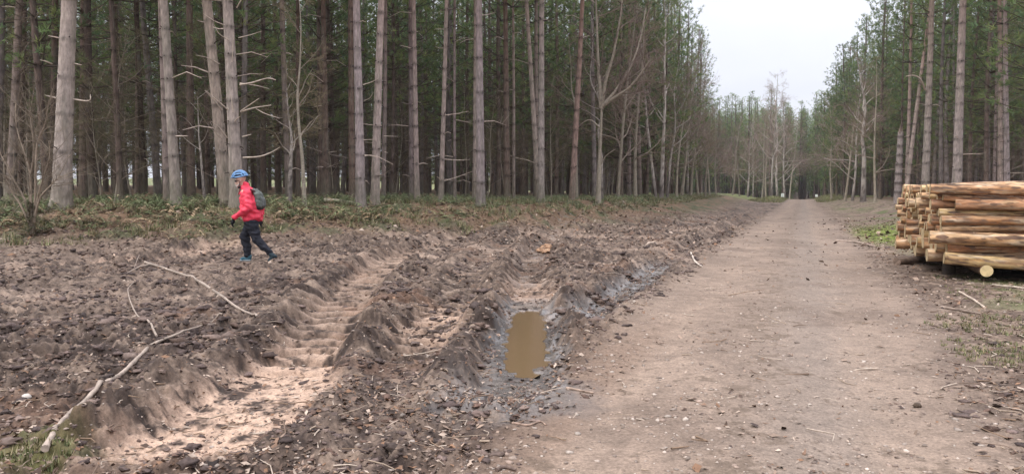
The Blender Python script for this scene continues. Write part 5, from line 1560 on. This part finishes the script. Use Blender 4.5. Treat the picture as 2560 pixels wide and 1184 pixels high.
    for i in range(nn):
        a = math.pi + (i / (nn - 1) - .5) * 1.7
        for rr, zz in ((.145, .020), (.145 + .062 * math.cos((i / (nn - 1) - .5) * 2.0), .004)):
            gv += [[rr * math.cos(a), rr * .8 * math.sin(a), zz + .006], [rr * math.cos(a), rr * .8 * math.sin(a), zz - .006]]
    f = []
    for i in range(nn - 1):
        b = i * 4; f += [[b, b + 2, b + 6, b + 4], [b + 1, b + 5, b + 7, b + 3], [b + 2, b + 3, b + 7, b + 6], [b, b + 4, b + 5, b + 1]]
    mb.add(np.array(gv), np.array(f)); mb.obj("visor", blue, He)
    skin("chin_strap", [(K(300, 205, -.094), K(283, 250, -.072), .006, .006)], .003, dark, P, 1)
    skin("sunglasses", [(K(243, 203, -.06), K(239, 204, .06), .016, .016), (K(245, 200, -.075), K(296, 196, -.097), .006, .006)], .004, dark, P, 1)
    skin("beard", [(K(247, 250), K(262, 262), .030, .036), (K(285, 236, -.07), K(262, 256, -.045), .016, .02), (K(285, 236, .07), K(262, 256, .045), .016, .02)], .006, hair, P, 2)
    # backpack
    B = skin("backpack", [(K(450, 305, -.07), K(482, 360, -.08), .045, .066), (K(482, 360, -.08), K(498, 465, -.085), .066, .070), (K(450, 305, .07), K(482, 360, .08), .045, .066), (K(482, 360, .08), K(498, 465, .085), .066, .070), (K(470, 330), K(505, 460), .055, .068)], .010, grey, None, 4, .008, .1)
    B.location = (X0, Y0, Z0); tag(B, "grey-green backpack on the back of the walker in red", "backpack")
    skin("front_pocket", [(K(522, 400, -.05), K(528, 465, -.05), .040, .045), (K(522, 400, .05), K(528, 465, .05), .040, .045)], .008, plain("dark_grey_pocket", (.10, .105, .10)), B, 3)
    skin("base_panel", [(K(492, 488, -.09), K(492, 488, .09), .055, .055)], .008, plain("black_base", (.02, .02, .022)), B, 2)
    skin("grab_loop", [(K(440, 275, -.02), K(436, 262, 0), .008, .008), (K(436, 262, 0), K(446, 278, .02), .008, .008)], .004, glv, B, 1)
    for l in (-.125, .125):
        ps = [K(460, 310, l), K(420, 292, l * 1.05), K(375, 312, l * 1.1), K(322, 360, l), K(330, 420, l * 1.15), K(390, 450, l * 1.5), K(470, 460, l * 1.2)]
        skin("strap", [(ps[i], ps[i + 1], .014, .014) for i in range(2)], .006, plain("pack_strap", (.08, .02, .03)), B, 1)
build_person()

# ------------------------------------------------------------------ damp winter air
def haze():
    m = bpy.data.materials.new("damp_air"); m.use_nodes = True
    t = m.node_tree; t.nodes.clear()
    o = t.nodes.new("ShaderNodeOutputMaterial"); v = t.nodes.new("ShaderNodeVolumePrincipled")
    v.inputs["Color"].default_value = (.86, .90, .97, 1); v.inputs["Density"].default_value = HAZE
    v.inputs["Anisotropy"].default_value = 0.2
    t.links.new(v.outputs[0], o.inputs["Volume"])
    me = bpy.data.meshes.new("haze"); bm = bmesh.new(); bmesh.ops.create_cube(bm, size=1)
    for q in bm.verts: q.co = Vector((q.co.x * 1240, q.co.y * 1240, q.co.z * 70 + 30))
    bm.to_mesh(me); bm.free(); me.materials.append(m)
    ob = link("haze", me); tag(ob, kind="stuff")
HAZE = 0.0003
haze()
